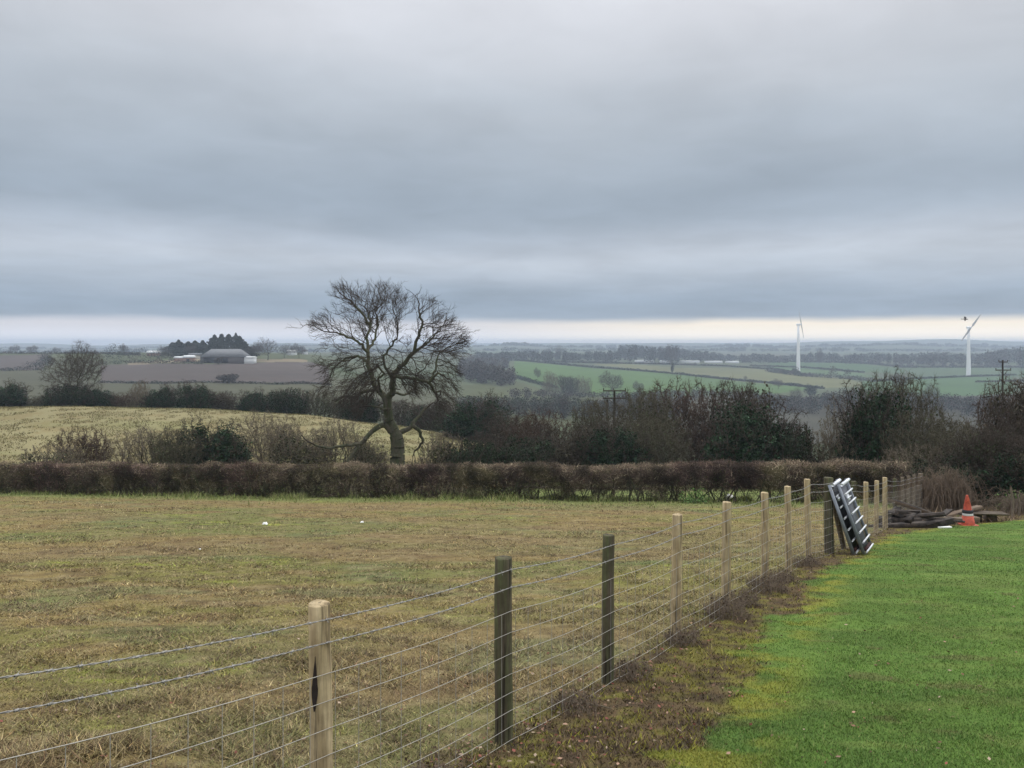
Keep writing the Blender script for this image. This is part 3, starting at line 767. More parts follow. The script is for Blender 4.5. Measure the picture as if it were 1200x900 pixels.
# ================================================================ GENERIC TREES AND BUSHES (prototypes, metres)
def proto_bush(seed, wdt, hgt, nstem, natt, twk, leaves, leafcol, twmat, twr=.011, tall=False):
    """returns list of (part name, mesh) built once around the origin"""
    g = np.random.default_rng(seed)
    nodes = []; par_ = []
    if tall:
        nodes = [np.array([0, 0, -.3])]; par_ = [-1]
        for k in range(int(hgt * .28 / .3)):
            nodes.append(nodes[-1] + np.array([g.normal(0, .03), g.normal(0, .03), .3])); par_.append(len(nodes) - 2)
    else:
        nodes = [np.array([0, 0, -.35])]; par_ = [-1]
        for s in range(nstem):
            a_ = g.uniform(0, 6.28); rr = g.uniform(0, wdt * .22)
            nodes.append(np.array([math.cos(a_) * rr, math.sin(a_) * rr, -.2])); par_.append(0)
            d_ = np.array([math.cos(a_) * .9, math.sin(a_) * .9, 1.]); d_ /= np.linalg.norm(d_)
            for k in range(3):
                nodes.append(nodes[-1] + d_ * .2); par_.append(len(nodes) - 2)
    lob = [(g.uniform(-.26, .26) * wdt, g.uniform(-.26, .26) * wdt, hgt * g.uniform(.38, .66), wdt * g.uniform(.18, .32), hgt * g.uniform(.22, .36)) for _ in range(8)]
    if tall: lob = [(x, y, z * 1.05 + hgt * .06, a_, b_) for x, y, z, a_, b_ in lob]
    else: lob += [(g.uniform(-.3, .3) * wdt, g.uniform(-.3, .3) * wdt, hgt * .25, wdt * .26, hgt * .25) for _ in range(4)]
    A = []
    while len(A) < natt:
        x, y, z, a_, b_ = lob[g.integers(len(lob))]
        q = rdir(1, g)[0] * g.random() ** .45
        pnt = np.array([x + q[0] * a_, y + q[1] * a_, z + q[2] * b_])
        if .15 < pnt[2] < hgt: A.append(pnt)
    st = wdt * .022 + .02
    P, pr = grow(nodes, par_, A, st, st * 9, st * 1.7, 60, g, .35, .05)
    r = radii(P, pr, twr, 2.3, .03 * hgt)
    parts = []
    big = limb_mesh(P, pr, r, twr * 2.6, 9)
    if big: parts.append(('trunk' if tall else 'stems', big[0], [big[1]], M['bark'], None))
    small = [limb_mesh(P, pr, r, 0, twr * 2.6), twigset(P, pr, r, twr * 2.2, twk * 2, hgt * .07, twr * .62, g, .1)]
    Vj, Fj = join(small)
    parts.append(('crown', Vj, Fj, twmat, None))
    if not tall:
        nf = 9000; k_ = g.integers(1, len(P), nf)
        Pf = P[k_] + rdir(nf, g) * (hgt * .045 * g.random(nf) ** .5)[:, None]
        cf = np.array([[.062, .048, .036], [.085, .066, .048], [.04, .034, .026]])[g.integers(0, 3, nf)] * g.uniform(.6, 1.4, (nf, 1)) * (1.7 if twmat is M['pale_twig'] else 1)
        Vv_, Ff, Cc = leafcloud(Pf, g.uniform(.025, .06, nf) * (wdt / 5), cf, g, tri=False)
        parts.append(('withered_foliage', Vv_, [Ff], M['leaf'], Cc))
    if leaves:
        c = []
        ks = g.choice(len(P), 60 + leaves // 260)
        ks = ks[P[ks, 2] < hgt * (.82 if not tall else .62)]
        for k in ks: c.append((P[k] * np.array([.82, .82, .86]), g.uniform(.06, .14) * wdt))
        ctr = np.array([x[0] for x in c]); rad = np.array([x[1] for x in c])
        k = g.integers(len(ctr), size=leaves)
        Pl = ctr[k] + rdir(leaves, g) * (rad[k] * g.random(leaves) ** .4)[:, None]
        Pl[:, 2] = np.maximum(Pl[:, 2], .02)
        colr = np.array(leafcol) * g.uniform(.55, 1.45, (leaves, 1)) * (1 + .9 * (g.random((leaves, 1)) < .12))
        Vv_, Ff, Cc = leafcloud(Pl, g.uniform(.09, .17, leaves) * (wdt / 5), colr, g, tri=False)
        parts.append(('ivy_foliage', Vv_, [Ff], M['leaf'], Cc))
    return parts
def realise(parts):
    out = []
    for nm, V_, F_, m_, c_ in parts:
        o = mesh_obj(nm, V_, F_, m_, None, c_); COL.objects.unlink(o); out.append((nm, o))
    a_ = np.concatenate([p_[1] for p_ in parts if p_[0] != 'stems'])
    W_ = float(np.percentile(np.abs(a_[:, 0]), 98.5) + np.percentile(np.abs(a_[:, 1]), 98.5)); H_ = float(np.percentile(a_[:, 2], 99.0))
    return out, W_, H_
IVY = (.020, .040, .019)
M['olive_twig'] = mat('olive_twigs', (.075, .068, .045), .95, .35, 1.2, spec=.1)
M['red_twig'] = mat('reddish_twigs', (.072, .049, .038), .95, .35, 1.2, spec=.1)
PROTO = {
 'olive': realise(proto_bush(111, 5, 4.5, 9, 2500, 3, 2200, (.055, .065, .03), M['olive_twig'])),
 'red': realise(proto_bush(112, 5.5, 4.3, 9, 2500, 3, 1200, (.07, .05, .035), M['red_twig'])),
 'brown': realise(proto_bush(101, 5, 4.5, 9, 2600, 3, 2600, (.045, .055, .028), M['twig'])),
 'brown2': realise(proto_bush(102, 6, 4, 10, 2800, 3, 3200, (.06, .052, .035), M['twig'])),
 'ivy': realise(proto_bush(103, 5, 4.5, 8, 1700, 2, 17000, IVY, M['twig'])),
 'ivy2': realise(proto_bush(104, 6, 4, 9, 1700, 2, 17000, (.024, .037, .019), M['twig'])),
 'sparse': realise(proto_bush(105, 5, 4, 9, 1900, 2, 0, IVY, M['pale_twig'], .010)),
 'scrub': realise(proto_bush(106, 5, 2.6, 11, 2300, 3, 2200, (.055, .06, .03), M['pale_twig'], .010)),
 'tree': realise(proto_bush(107, 8, 9, 1, 2400, 2, 0, IVY, M['twig'], .010, True)),
 'tree2': realise(proto_bush(108, 7, 9, 1, 1900, 3, 0, IVY, M['twig'], .010, True)),
 'ivytree': realise(proto_bush(109, 8, 9, 1, 2200, 2, 5200, IVY, M['twig'], .009, True)),
}
def plant(kind, px, Y, top, wpx, name, label, cat, group=None, rz=None, Z=None, bury=.0):
    """a plant of the given kind whose base stands on the ground Y metres off"""
    prs, W, H = PROTO[kind]
    X = (px - 600) / F * Y; z = hz1(X, Y) if Z is None else Z
    H1 = -(top - HY) / F * Y - z; W1 = wpx * .93 / F * Y
    o = empty(name, (X, Y, z - bury), label, cat, group, random.uniform(0, 6.28) if rz is None else rz, (W1 / W, W1 / W, max(H1, .5) / H))
    for nm, po in prs:
        c = po.copy(); COL.objects.link(c); c.parent = o
        if po.data.materials[0] is M['bark'] and False: pass
    return o

# bushes behind the hedge: kind, px, distance, top row, width in px, name, label
BUSH = [
 ('scrub', 60, 42, 521, 80, 'bare_bush', 'low brown twiggy bush behind the far left of the hedge, below the pale field'),
 ('red', 100, 44, 503, 66, 'bare_bush', 'rounded purple brown bush rising above the left hedge top against the pale field'),
 ('sparse', 163, 45, 500, 78, 'bare_bush', 'thin pale twiggy bush between the rounded purple bush and the wide greenish bush'),
 ('olive', 205, 44, 503, 70, 'bare_bush', 'dark based bush touching the left side of the wide greenish bush'),
 ('ivy', 245, 45, 494, 96, 'leafy_bush', 'wide greenish bush with ivy behind the left part of the hedge'),
 ('sparse', 318, 55, 484, 84, 'bare_bush', 'tallest pale open bush left of the spreading tree'),
 ('scrub', 350, 53, 500, 90, 'bare_bush', 'bushy grey brown scrub under the low left limb of the spreading tree'),
 ('sparse', 398, 55, 490, 70, 'bare_bush', 'fine twigged pale bush just left of the spreading tree trunk'),
 ('scrub', 432, 53, 513, 56, 'bare_bush', 'small dark bush at the foot of the spreading tree, left of its trunk'),
 ('scrub', 512, 45, 508, 66, 'bare_bush', 'low bramble bush right of the spreading tree trunk against the hedge top'),
 ('ivy2', 548, 44, 516, 62, 'leafy_bush', 'low dark leafy bush between the spreading tree and the middle thicket'),
 ('ivy', 562, 86, 464, 84, 'leafy_bush', 'dark green rounded bush where the pale field ends at its right tip'),
 ('brown', 515, 98, 470, 60, 'bare_bush', 'brown bush behind the right side of the spreading tree crown, beyond the pale field'),
 ('brown2', 592, 60, 486, 84, 'bare_bush', 'brown thicket bush at the left end of the middle thicket'),
 ('ivy2', 607, 47, 513, 80, 'leafy_bush', 'low dark green bush in front of the left end of the middle thicket'),
 ('red', 640, 57, 483, 90, 'bare_bush', 'pinkish brown bush left of the near power pole'),
 ('brown2', 672, 50, 500, 92, 'bare_bush', 'low dark brown bush in front and left of the near power pole'),
 ('olive', 702, 62, 472, 84, 'bare_bush', 'brown bush directly below the crossarms of the near power pole'),
 ('ivy', 718, 48, 497, 86, 'leafy_bush', 'dark ivy clad bush at hedge level below the near power pole'),
 ('olive', 752, 58, 460, 96, 'bare_bush', 'broad brown bush just right of the near power pole'),
 ('olive', 768, 49, 490, 90, 'bare_bush', 'brown bush behind the hedge where lower gaps show green grass'),
 ('red', 806, 60, 450, 100, 'bare_bush', 'tall reddish brown bush left of the darkest green bush'),
 ('brown2', 862, 60, 452, 110, 'bare_bush', 'wide tall brown bush standing over the darkest green bush'),
 ('ivy', 868, 44, 466, 122, 'leafy_bush', 'darkest and widest green bush in the middle thicket'),
 ('ivy2', 917, 43, 496, 76, 'leafy_bush', 'dark green bush tapering down the right end of the middle thicket'),
 ('scrub', 960, 44, 508, 84, 'bare_bush', 'low grey brown scrub in the dip between the thicket and the ivy cored bush'),
 ('sparse', 992, 42, 473, 66, 'bare_bush', 'open arching bush leaning on the left of the ivy cored bush'),
 ('ivy', 1032, 41, 449, 96, 'leafy_bush', 'tall rounded bush with green ivy core standing above the hedge'),
 ('olive', 1050, 45, 443, 100, 'bare_bush', 'brown twiggy bush wrapped around the back of the ivy cored bush'),
 ('olive', 1090, 37, 487, 92, 'bare_bush', 'brown bush filling the gap right of the ivy cored bush'),
 ('scrub', 1075, 31.5, 524, 100, 'bare_bush', 'bramble mass where the clipped hedge ends above the fence corner'),
 ('olive', 1128, 32, 498, 104, 'bare_bush', 'dense brown thorn bush behind the orange cone'),
 ('red', 1186, 36, 446, 100, 'bare_bush', 'tall brown thorn bush under the right power pole'),
 ('brown2', 1220, 31, 452, 130, 'bare_bush', 'big brown thorn bush cut by the right edge above the lawn'),
 ('ivy2', 1130, 28, 535, 110, 'leafy_bush', 'dark shaded bush low behind the cone'),
 ('ivy', 1190, 27, 520, 100, 'leafy_bush', 'dark leafy bush at the far right foot of the thorn bushes'),
 ('brown', 1163, 28, 500, 90, 'bare_bush', 'brown thorn bush between the cone and the right edge'),
 ('brown2', 1250, 25, 500, 130, 'bare_bush', 'thorn bush at the right border nearest the lawn'),
]
for kd, px, Yd, top, wp, nm, lb in BUSH:
    plant(kd, px, Yd, top, wp, nm, lb, 'bush', 'bushes behind the hedge', bury=.05)
# row along the far side of the pale field
ROW = [
 ('ivy', 10, 112, 446, 58, 'leafy_bush', 'dark bush at the far left end of the row beyond the pale field'),
 ('olive', 42, 113, 462, 48, 'bare_bush', 'low bush between the far left bush and the tall bare left tree'),
 ('tree2', 93, 112, 404, 80, 'bare_tree', 'tall bare tree standing among dark bushes beyond the pale field at left'),
 ('ivy2', 80, 110, 450, 66, 'leafy_bush', 'dark bush at the foot of the tall bare left tree'),
 ('ivy', 116, 111, 452, 48, 'leafy_bush', 'dark bush just right of the tall bare left tree foot'),
 ('red', 145, 113, 458, 50, 'bare_bush', 'low purple bush right of the tall bare left tree'),
 ('ivy', 190, 112, 450, 48, 'leafy_bush', 'round dark bush left of the twin round bushes below the barn'),
 ('ivy', 226, 111, 447, 60, 'leafy_bush', 'tallest round dark bush of the row below the big barn'),
 ('brown2', 262, 113, 457, 52, 'bare_bush', 'brown bush right of the tallest round bush in the field row'),
 ('ivy', 300, 112, 455, 54, 'leafy_bush', 'dark bush of the field row left of the spreading tree'),
 ('ivy2', 338, 111, 454, 62, 'leafy_bush', 'broad dark bush of the field row just left of the spreading tree crown'),
 ('olive', 378, 112, 456, 60, 'bare_bush', 'bush of the field row seen through the left of the tree crown'),
 ('ivy2', 420, 110, 462, 62, 'leafy_bush', 'dark bush of the field row seen left of the tree trunk'),
 ('brown', 462, 110, 466, 62, 'bare_bush', 'bush of the field row seen behind the tree trunk'),
 ('ivy2', 500, 106, 474, 60, 'leafy_bush', 'dark bush of the field row seen right of the tree trunk'),
]
for kd, px, Yd, top, wp, nm, lb in ROW:
    plant(kd, px, Yd, top + (2.5 if 'bush' in nm else 0), wp * .84, nm, lb, 'tree' if 'tree' in nm else 'bush', 'row beyond the pale field')
plant('sparse', 163, 112.5, 447, 30, 'bare_bush', 'thin bare bush in the field row right of the low purple bush', 'bush', 'row beyond the pale field')

# ================================================================ HEDGE
g = np.random.default_rng(33)
HX = np.array([-40, -22, 7.6, 14.0]); HYv = np.array([36, 35.5, 29, 28.0])
def hedge_line(X): return np.interp(X, HX, HYv)
hx0, hx1 = -27.5, 13.6
hedge = empty('clipped_hedge', ((hx0 + hx1) / 2, hedge_line(0), hz1(0, hedge_line(0))), 'long clipped bare brown hedge running right across behind the paddock', 'hedge')
off = np.array(hedge.location)
def hz_local(X, Y): return hz(X, Y)
def hedge_h(X): return 1.36 + .10 * sstep(0, 12, X) + (fbm(X * 1.3, X * 0, 95, 4) - .5) * .30
# stems
n = 560; X = g.uniform(hx0, hx1, n); Yl = hedge_line(X) + g.normal(0, .18, n); Z = hz(X, Yl) - .05
hh = hedge_h(X) * g.uniform(.7, .98, n)
p0 = np.stack([X, Yl, Z], 1); p1 = p0 + np.stack([g.normal(0, .42, n), g.normal(0, .15, n), hh], 1); pm = (p0 + p1) / 2 + g.normal(0, .11, (n, 3))
rs = g.uniform(.008, .034, n) * g.uniform(.5, 1, n)
Va = prisms(p0, pm, rs, rs * .8, 5); Vb = prisms(pm, p1, rs * .8, rs * .35, 5)
Vj, Fj = join([Va, Vb]); mesh_obj('stems', Vj - off, Fj, M['bark'], hedge)
n = 150000
X = g.uniform(hx0, hx1, n); hh = hedge_h(X)
zf = g.random(n) ** np.where(X < -1, .95, .7)
gap = sstep(-2, 2, X) * sstep(10.5, 8, X) * sstep(.42, .2, zf) * sstep(.3, .5, fbm(X * 1.5, X * 0 + 3, 97, 2))
k = g.random(n) > gap * .86
X, hh, zf = X[k], hh[k], zf[k]; n = len(X)
Yl = hedge_line(X) + g.uniform(-1, 1, n) * (.28 + .3 * zf)
P_ = np.stack([X, Yl, hz(X, Yl) + zf * hh - .02], 1)
d = rdir(n, g); d[:, 2] = d[:, 2] * .8 + .35; d[:, 1] *= .8
c1 = fbm(X * 1.1, zf * 2.5, 98, 3)
L = g.uniform(.10, .28, n) * np.where((zf > .9) & (g.random(n) < .93), .5, 1)
pale_i = g.random(n) < .10
Vt, Ft = spikes(P_, d, L, g.uniform(.004, .0085, n) * np.where(pale_i, 1.6, 1))
ct = np.array([.115, .084, .066]) * np.ones((n, 1)); ct = ct * (1 - sstep(.5, .62, c1)[:, None]) + np.array([.135, .115, .062]) * sstep(.5, .62, c1)[:, None]
tips = zf > .88; ct[tips] = np.array([.20, .15, .105])
pale = pale_i; ct[pale] = np.array([.36, .30, .20]); ct *= (.35 + 1.3 * sstep(.25, .75, fbm(X * 2.6, zf * 3.5, 96, 3)))[:, None]
deep = fbm(X * .5, zf * 0, 94, 2) > .58; ct[deep] *= np.array([.8, .72, .8])
ct *= g.uniform(.45, 1.05, (n, 1))
mesh_obj('twigs', Vt - off, Ft, M['leaf'], hedge, col=np.repeat(ct, 4, 0))
n = 26000; X = g.uniform(hx0, hx1, n); zf = g.random(n) * .95; cz = fbm(X * .45, zf * 1.2, 99, 3)
left_g = sstep(-19, -23, X) * .25
k = g.random(n) < (sstep(.42, .66, cz + left_g) * .9 + .18) * (1 - .8 * sstep(-2, 2, X) * sstep(10.5, 8, X) * (zf < .35)); X, zf = X[k], zf[k]; n = len(X)
Yl = hedge_line(X) + g.uniform(-.45, .45, n)
P_ = np.stack([X, Yl, hz(X, Yl) + zf * hedge_h(X)], 1)
pal = np.array([[.05, .07, .025], [.09, .10, .03], [.10, .05, .03], [.035, .045, .02]])
Vv_, Ff, Cc = leafcloud(P_, g.uniform(.04, .08, n), pal[g.integers(0, 4, n)] * g.uniform(.7, 1.3, (n, 1)), g, tri=False)
mesh_obj('leaves', Vv_ - off, Ff, M['leaf'], hedge, col=Cc)

# old rail fence half hidden behind the hedge
rf = empty('rail_fence', (3.0, 33.0, hz1(3, 33)), 'old timber rail fence glimpsed through the gaps low in the hedge', 'fence')
o3 = np.array(rf.location)
for x in (.3, 2.2, 4.1, 6.0):
    yy = 33.2 - .1 * x; m = MB(); m.beam((x - o3[0], yy - o3[1], hz1(x, yy) - .2 - o3[2]), (x - o3[0] + .02, yy - o3[1], hz1(x, yy) + 1.0 - o3[2]), .1, .08, .01, up=(0, 1, 0)); m.build('post', M['grey_wood'], rf)
for hgt in (.35, .62, .9):
    m = MB()
    for x in (.3, 2.2, 4.1):
        a_, b_ = x, x + 1.9; ya, yb = 33.2 - .1 * a_ - .06, 33.2 - .1 * b_ - .06
        m.beam((a_ - o3[0], ya - o3[1], hz1(a_, ya) + hgt - o3[2]), (b_ - o3[0], yb - o3[1], hz1(b_, yb) + hgt - o3[2]), .03, .09)
    m.build('rail', M['grey_wood'], rf)

# ================================================================ WIRE FENCE
fence = empty('wire_fence', (0, 0, 0), 'timber post fence with barbed wire and stock netting between paddock and lawn', 'fence')
fence.location = (fence_x(4.81), 4.81, hz1(fence_x(4.81), 4.81)); fo = np.array(fence.location)
def post_mesh(seed, r0, H, half=False):
    g = np.random.default_rng(seed)
    n = 16; zs = np.concatenate([[-.35], np.linspace(0, H - .006, 9), [H]])
    th = np.arange(n) / n * 2 * np.pi
    V = []
    for i, z in enumerate(zs):
        rr = r0 * (1.02 - .05 * z) * (1 if i < len(zs) - 1 else .94)
        sh = 1 + .045 * np.sin(th * 3 + seed) + .02 * np.sin(th * 5 + z * 6 + seed) + g.normal(0, .016, n)
        crack = 1 - .10 * np.exp(-((th - 4.3) / .18) ** 2)
        x = rr * np.cos(th) * sh * crack; y = rr * np.sin(th) * sh * crack
        V.append(np.stack([x + .004 * math.sin(z * 3 + seed), y, np.full(n, z) + (0 if i < len(zs) - 1 else g.normal(0, .002, n))], 1))
    m_ = len(zs); V = np.concatenate(V)
    i = np.arange(m_ - 1)[:, None] * n; j = np.arange(n)[None]; k = (j + 1) % n
    q = np.stack([i + j, i + k, i + n + k, i + n + j], -1).reshape(-1, 4)
    cap = np.array([[(m_ - 1) * n + c for c in range(n)]])
    return V, [q, cap]
# (Y, top height, radius, material, label, lean)
POSTS = [(.9, 1.1, .05, 'new_wood', None), (2.2, 1.1, .05, 'old_wood', None),
 (3.56, 1.055, .049, 'new_wood', 'pale round post with a long black gash'),
 (4.81, 1.10, .053, 'old_wood', 'dark mossy post'),
 (6.03, 1.10, .046, 'old_wood', 'dark slim post'),
 (7.24, 1.13, .046, 'new_wood', 'clean yellow post'),
 (8.45, 1.14, .045, 'new_wood', None), (9.75, 1.13, .045, 'new_wood', None), (10.75, 1.14, .042, 'new_wood', None), (11.75, 1.18, .043, 'new_wood', None),
 (13.0, 1.22, .075, 'old_wood', 'thick green strainer post'),
 (14.9, 1.15, .045, 'old_wood', None), (16.1, 1.12, .045, 'new_wood', None), (17.25, 1.12, .045, 'new_wood', None), (18.4, 1.15, .05, 'new_wood', None),
 (19.9, 1.1, .042, 'old_wood', None), (21.2, 1.1, .042, 'grey_wood', None), (22.3, 1.1, .042, 'grey_wood', None), (23.4, 1.1, .042, 'grey_wood', None), (24.8, 1.12, .07, 'grey_wood', 'grey end post')]
PP = []
for i, (y, H, rr, mk, lb) in enumerate(POSTS):
    x = fence_x(y); z = hz1(x, y); PP.append((x, y, z, H))
    V_, F_ = post_mesh(200 + i, rr, H)
    if y > 7 and mk == 'new_wood': V_[:, 1] *= 1.1
    po = mesh_obj('post', V_, F_, M[mk], fence, smooth=False)
    po.location = (x - fo[0], y - fo[1], z - fo[2])
    po.rotation_euler = (random.uniform(-.012, .012), random.uniform(-.015, .015), random.uniform(0, .6) if y != 3.56 else 0)
    if lb: po['label'] = lb
    if y == 3.56:      # split in the face of the near post
        m = MB()
        for q_ in range(1): pass
        aa = math.atan2(-y, -x) - .45
        pts = []
        for zz_ in np.linspace(.60, .84, 17):
            wv = max(.0015, .0125 * min(1, (zz_ - .595) * 14) * min(1, (.845 - zz_) * 9) + float(vnoise(zz_ * 40, 1.5)) * .006 - .003)
            pts.append((zz_, wv))
        V_ = []; 
        for zz_, wv in pts:
            for sgn in (-1, 1):
                an = aa + sgn * wv / .049 + .08 * math.sin(zz_ * 9)
                V_.append((math.cos(an) * .0525, math.sin(an) * .0525, zz_))
        q_ = [(2 * k, 2 * k + 1, 2 * k + 3, 2 * k + 2) for k in range(len(pts) - 1)]
        V_ = np.array(V_); Vi = V_ * np.array([.9, .9, 1]); nV = len(V_)
        qi = [tuple(nV + c for c in reversed(f)) for f in q_]
        m.add(np.concatenate([V_, Vi]), np.array(q_ + qi)); go = m.build('gash', M['gash'], po)
# diagonal strut behind the strainer
m = MB(); a_ = np.array([fence_x(13.0) + .05, 13.0, hz1(fence_x(13.0), 13.0) + .95]) - fo; b_ = np.array([fence_x(14.0), 13.9, hz1(fence_x(14), 14) - .05]) - fo
m.tube([a_, (a_ + b_) / 2, b_], .045, 10); so = m.build('strut', M['grey_wood'], fence)
nrm = np.array([1, -.627, 0]) / math.hypot(1, .627)       # side facing the lawn
def wire_path(hfrac_h, seg=7):
    """returns polyline following the posts at height h"""
    pts = []
    for k in range(len(PP) - 1):
        (x0, y0, z0, H0), (x1, y1, z1, H1) = PP[k], PP[k + 1]
        h0, h1 = hfrac_h(H0), hfrac_h(H1); r_ = max(POSTS[k][2], .045) + .004; r2 = POSTS[k + 1][2] + .004
        for s in range(seg if k < len(PP) - 2 else seg + 1):
            f = s / seg
            p_ = np.array([x0 + (x1 - x0) * f, y0 + (y1 - y0) * f, z0 + h0 + (z1 + h1 - z0 - h0) * f]) + nrm * (r_ * (1 - f) + r2 * f)
            p_[2] -= .018 * math.sin(math.pi * f); pts.append(p_ - fo)
    return np.array(pts)
heights = [1.035, .93]
for h_ in heights:
    path = wire_path(lambda H, h_=h_: H * h_ / 1.1)
    # two twisted strands
    fine_ = []
    dist = np.concatenate([[0], np.cumsum(np.linalg.norm(np.diff(path, axis=0), axis=1))])
    s = np.arange(0, min(dist[-1], 16), .022)
    base = np.stack([np.interp(s, dist, path[:, k]) for k in range(3)], 1)
    m = MB()
    for ph in (0, math.pi):
        o_ = np.stack([np.cos(s * 70 + ph) * .0022, np.zeros(len(s)), np.sin(s * 70 + ph) * .0022], 1)
        m.tube(base + o_, .0017, 4, False)
    s2 = np.arange(min(dist[-1], 16) - .05, dist[-1], .2)
    m.tube(np.stack([np.interp(s2, dist, path[:, k]) for k in range(3)], 1), .0042, 3, False)
    # barbs
    sb = np.arange(.05, min(dist[-1], 24), .10) 
    bb = np.stack([np.interp(sb, dist, path[:, k]) for k in range(3)], 1)
    pa = []; 
    for q in range(2):
        dd = rdir(len(sb), g) * .016
        V_, F_ = prisms(bb - dd, bb + dd, np.full(len(sb), .0012), np.full(len(sb), .0009), 3); m.add(V_, F_)
    kk = .007; V_, F_ = prisms(bb - np.array([kk * .5, kk * .8, 0]), bb + np.array([kk * .5, kk * .8, 0]), np.full(len(sb), .0048), np.full(len(sb), .0048), 5); m.add(V_, F_)
    m.build('barbed_wire', M['wire'], fence)
net = MB()
NH = [.79, .665, .54, .42, .31, .205, .11, .03]
paths = [wire_path(lambda H, h_=h_: h_ * H / 1.1) for h_ in NH]
for k, p_ in enumerate(paths): net.tube(p_, .0018 if k else .0020, 4, False)
# stay wires of the netting, every 15 cm
top_, bot_ = paths[0], paths[-1]
dist = np.concatenate([[0], np.cumsum(np.linalg.norm(np.diff(top_, axis=0), axis=1))]); sN = np.arange(.05, dist[-1], .15)
cur = None
for k in range(len(paths) - 1):
    a_ = np.stack([np.interp(sN, dist, paths[k][:, c]) for c in range(3)], 1); b_ = np.stack([np.interp(sN, dist, paths[k + 1][:, c]) for c in range(3)], 1)
    V_, F_ = prisms(a_, b_, np.full(len(sN), .0017), np.full(len(sN), .0017), 3); net.add(V_, F_)
net.build('netting', M['net_wire'], fence)
# dry weeds at the posts
g = np.random.default_rng(55)
def weed(x, y, wdt, H, n, mt, label, name='dead_plant', cat='weeds', group='dead weeds along the fence foot', colr=None):
    z = hz1(x, y); o = empty(name, (x, y, z), label, cat, group)
    P_ = np.clip(g.normal(0, 1, (n, 3)), -1.3, 1.3) * np.array([wdt * .35, wdt * .35, 0])
    d = rdir(n, g) * .55; d[:, 2] = np.abs(d[:, 2]) + .8; L = H * g.uniform(.4, 1.1, n) * np.exp(-(P_[:, 0] ** 2 + P_[:, 1] ** 2) / (wdt * .6) ** 2)
    V1_ = spikes(P_, d, L, np.full(n, .0035))
    k = g.integers(0, n, n * 3); dn = d / np.linalg.norm(d, axis=1)[:, None]
    Q = P_[k] + dn[k] * (L[k] * g.uniform(.3, 1, n * 3))[:, None]; dd = rdir(n * 3, g); dd[:, 2] = np.abs(dd[:, 2])
    V2_ = spikes(Q, dd, np.full(n * 3, H * .22), np.full(n * 3, .0022))
    Vj, Fj = join([V1_, V2_]); mesh_obj('stalks', Vj, Fj, mt, o)
    nl = int(n * 1.6); k = g.integers(0, len(Q), nl)
    Vl, Fl, Cl = leafcloud(Q[k] + rdir(nl, g) * .03, g.uniform(.012, .03, nl), np.array(colr or (.095, .066, .044)) * g.uniform(.5, 1.6, (nl, 1)), g, tri=False)
    mesh_obj('withered_leaves', Vl, Fl, M['leaf'], o, col=Cl)
    return o
M['weed'] = mat('dead_weed_stalks', (.13, .10, .072), .95, .35, 8)
WEEDS = [(7.15, 0.28, 0.23, 'clump of purple dead weeds at the foot of the clean yellow post'),
 (8.2, 0.4, 0.31, 'widest purple dead weed clump, left of the second yellow post'),
 (8.75, 0.28, 0.27, 'purple weeds hugging the right of the second yellow post'),
 (9.5, 0.4, 0.29, 'purple dead weeds in front of the third yellow post'),
 (10.1, 0.32, 0.23, 'weed clump between the third and fourth yellow posts'),
 (4.05, .35, .2, 'dark dead weeds between the gashed post and the mossy dark post'),
 (5.4, .3, .15, 'small dead weed tuft between the two dark posts'),
 (6.2, .3, .16, 'dead weed tuft at the foot of the slim dark post'),
 (11.2, .4, .2, 'low weed clump just before the leaning metal barred panels')]
for y, wd, H, lb in WEEDS: weed(fence_x(y) + .10, y, wd, H, int(160 * wd / .35), M['weed'], lb)

# ================================================================ LEANING PANELS
def panel(name, label, y0, out, L, wdt, lean, nb, zoff, top_extra=True):
    """panel leaning on the fence: rungs run along the fence, stiles slope up to it"""
    fdir = np.array([.627, 1, 0]); fdir /= np.linalg.norm(fdir)
    x0 = fence_x(y0) + out; z0 = hz1(x0, y0) + zoff
    base = np.array([x0, y0, z0])
    upv = -nrm * math.sin(lean) + np.array([0, 0, 1]) * math.cos(lean)
    fn = np.cross(fdir, upv); fn /= np.linalg.norm(fn)
    if fn @ nrm < 0: fn = -fn
    o = empty(name, tuple(base), label, 'panel', 'barred panels leaning on the fence')
    for s in (0, wdt):
        m = MB(); m.beam(fdir * s, fdir * s + upv * L, .03, .045, .006, up=fn); m.build('side_rail', M['dark_frame'], o)
    m = MB()
    m.box(fdir * wdt / 2 + upv * L / 2 - fn * .03, (wdt - .04, L - .04, .008), np.stack([fdir, upv, fn], 1)); m.build('back_sheet', M['panel_sheet'], o)
    for k in range(nb):
        f = .02 + .96 * k / (nb - 1)
        m = MB(); m.tube([fdir * .02 + upv * L * f + fn * .045, fdir * (wdt / 2) + upv * L * f + fn * .047, fdir * (wdt - .02) + upv * L * f + fn * .045], .014 if k < nb - 1 else .026, 8)
        m.build('rung', M['alu'], o)
    m = MB(); m.box(fdir * wdt * .3 + upv * L * .78 + fn * .03, (wdt * .22, .09, .03), np.stack([fdir, upv, fn], 1), .005); m.box(fdir * wdt * .3 + upv * L * .78 + fn * .05, (wdt * .45, .018, .02), np.stack([fdir, upv, fn], 1)); m.build('latch_plate', M['alu'], o)
    m = MB(); m.box(fdir * wdt / 2 + upv * .05 + fn * .02, (wdt * .7, .05, .03), np.stack([fdir, upv, fn], 1)); m.build('red_foot_strip', M['rust_cloth'], o)
    return o
panel('barred_panel', 'dark panel with bright metal bars leaning on the fence, front one of two', 12.72, .62, 1.13, .68, R(20), 8, .01)
panel('barred_panel', 'barred panel leaning on the fence, half hidden behind the front one', 12.66, .47, 1.12, .64, R(19), 7, .01)

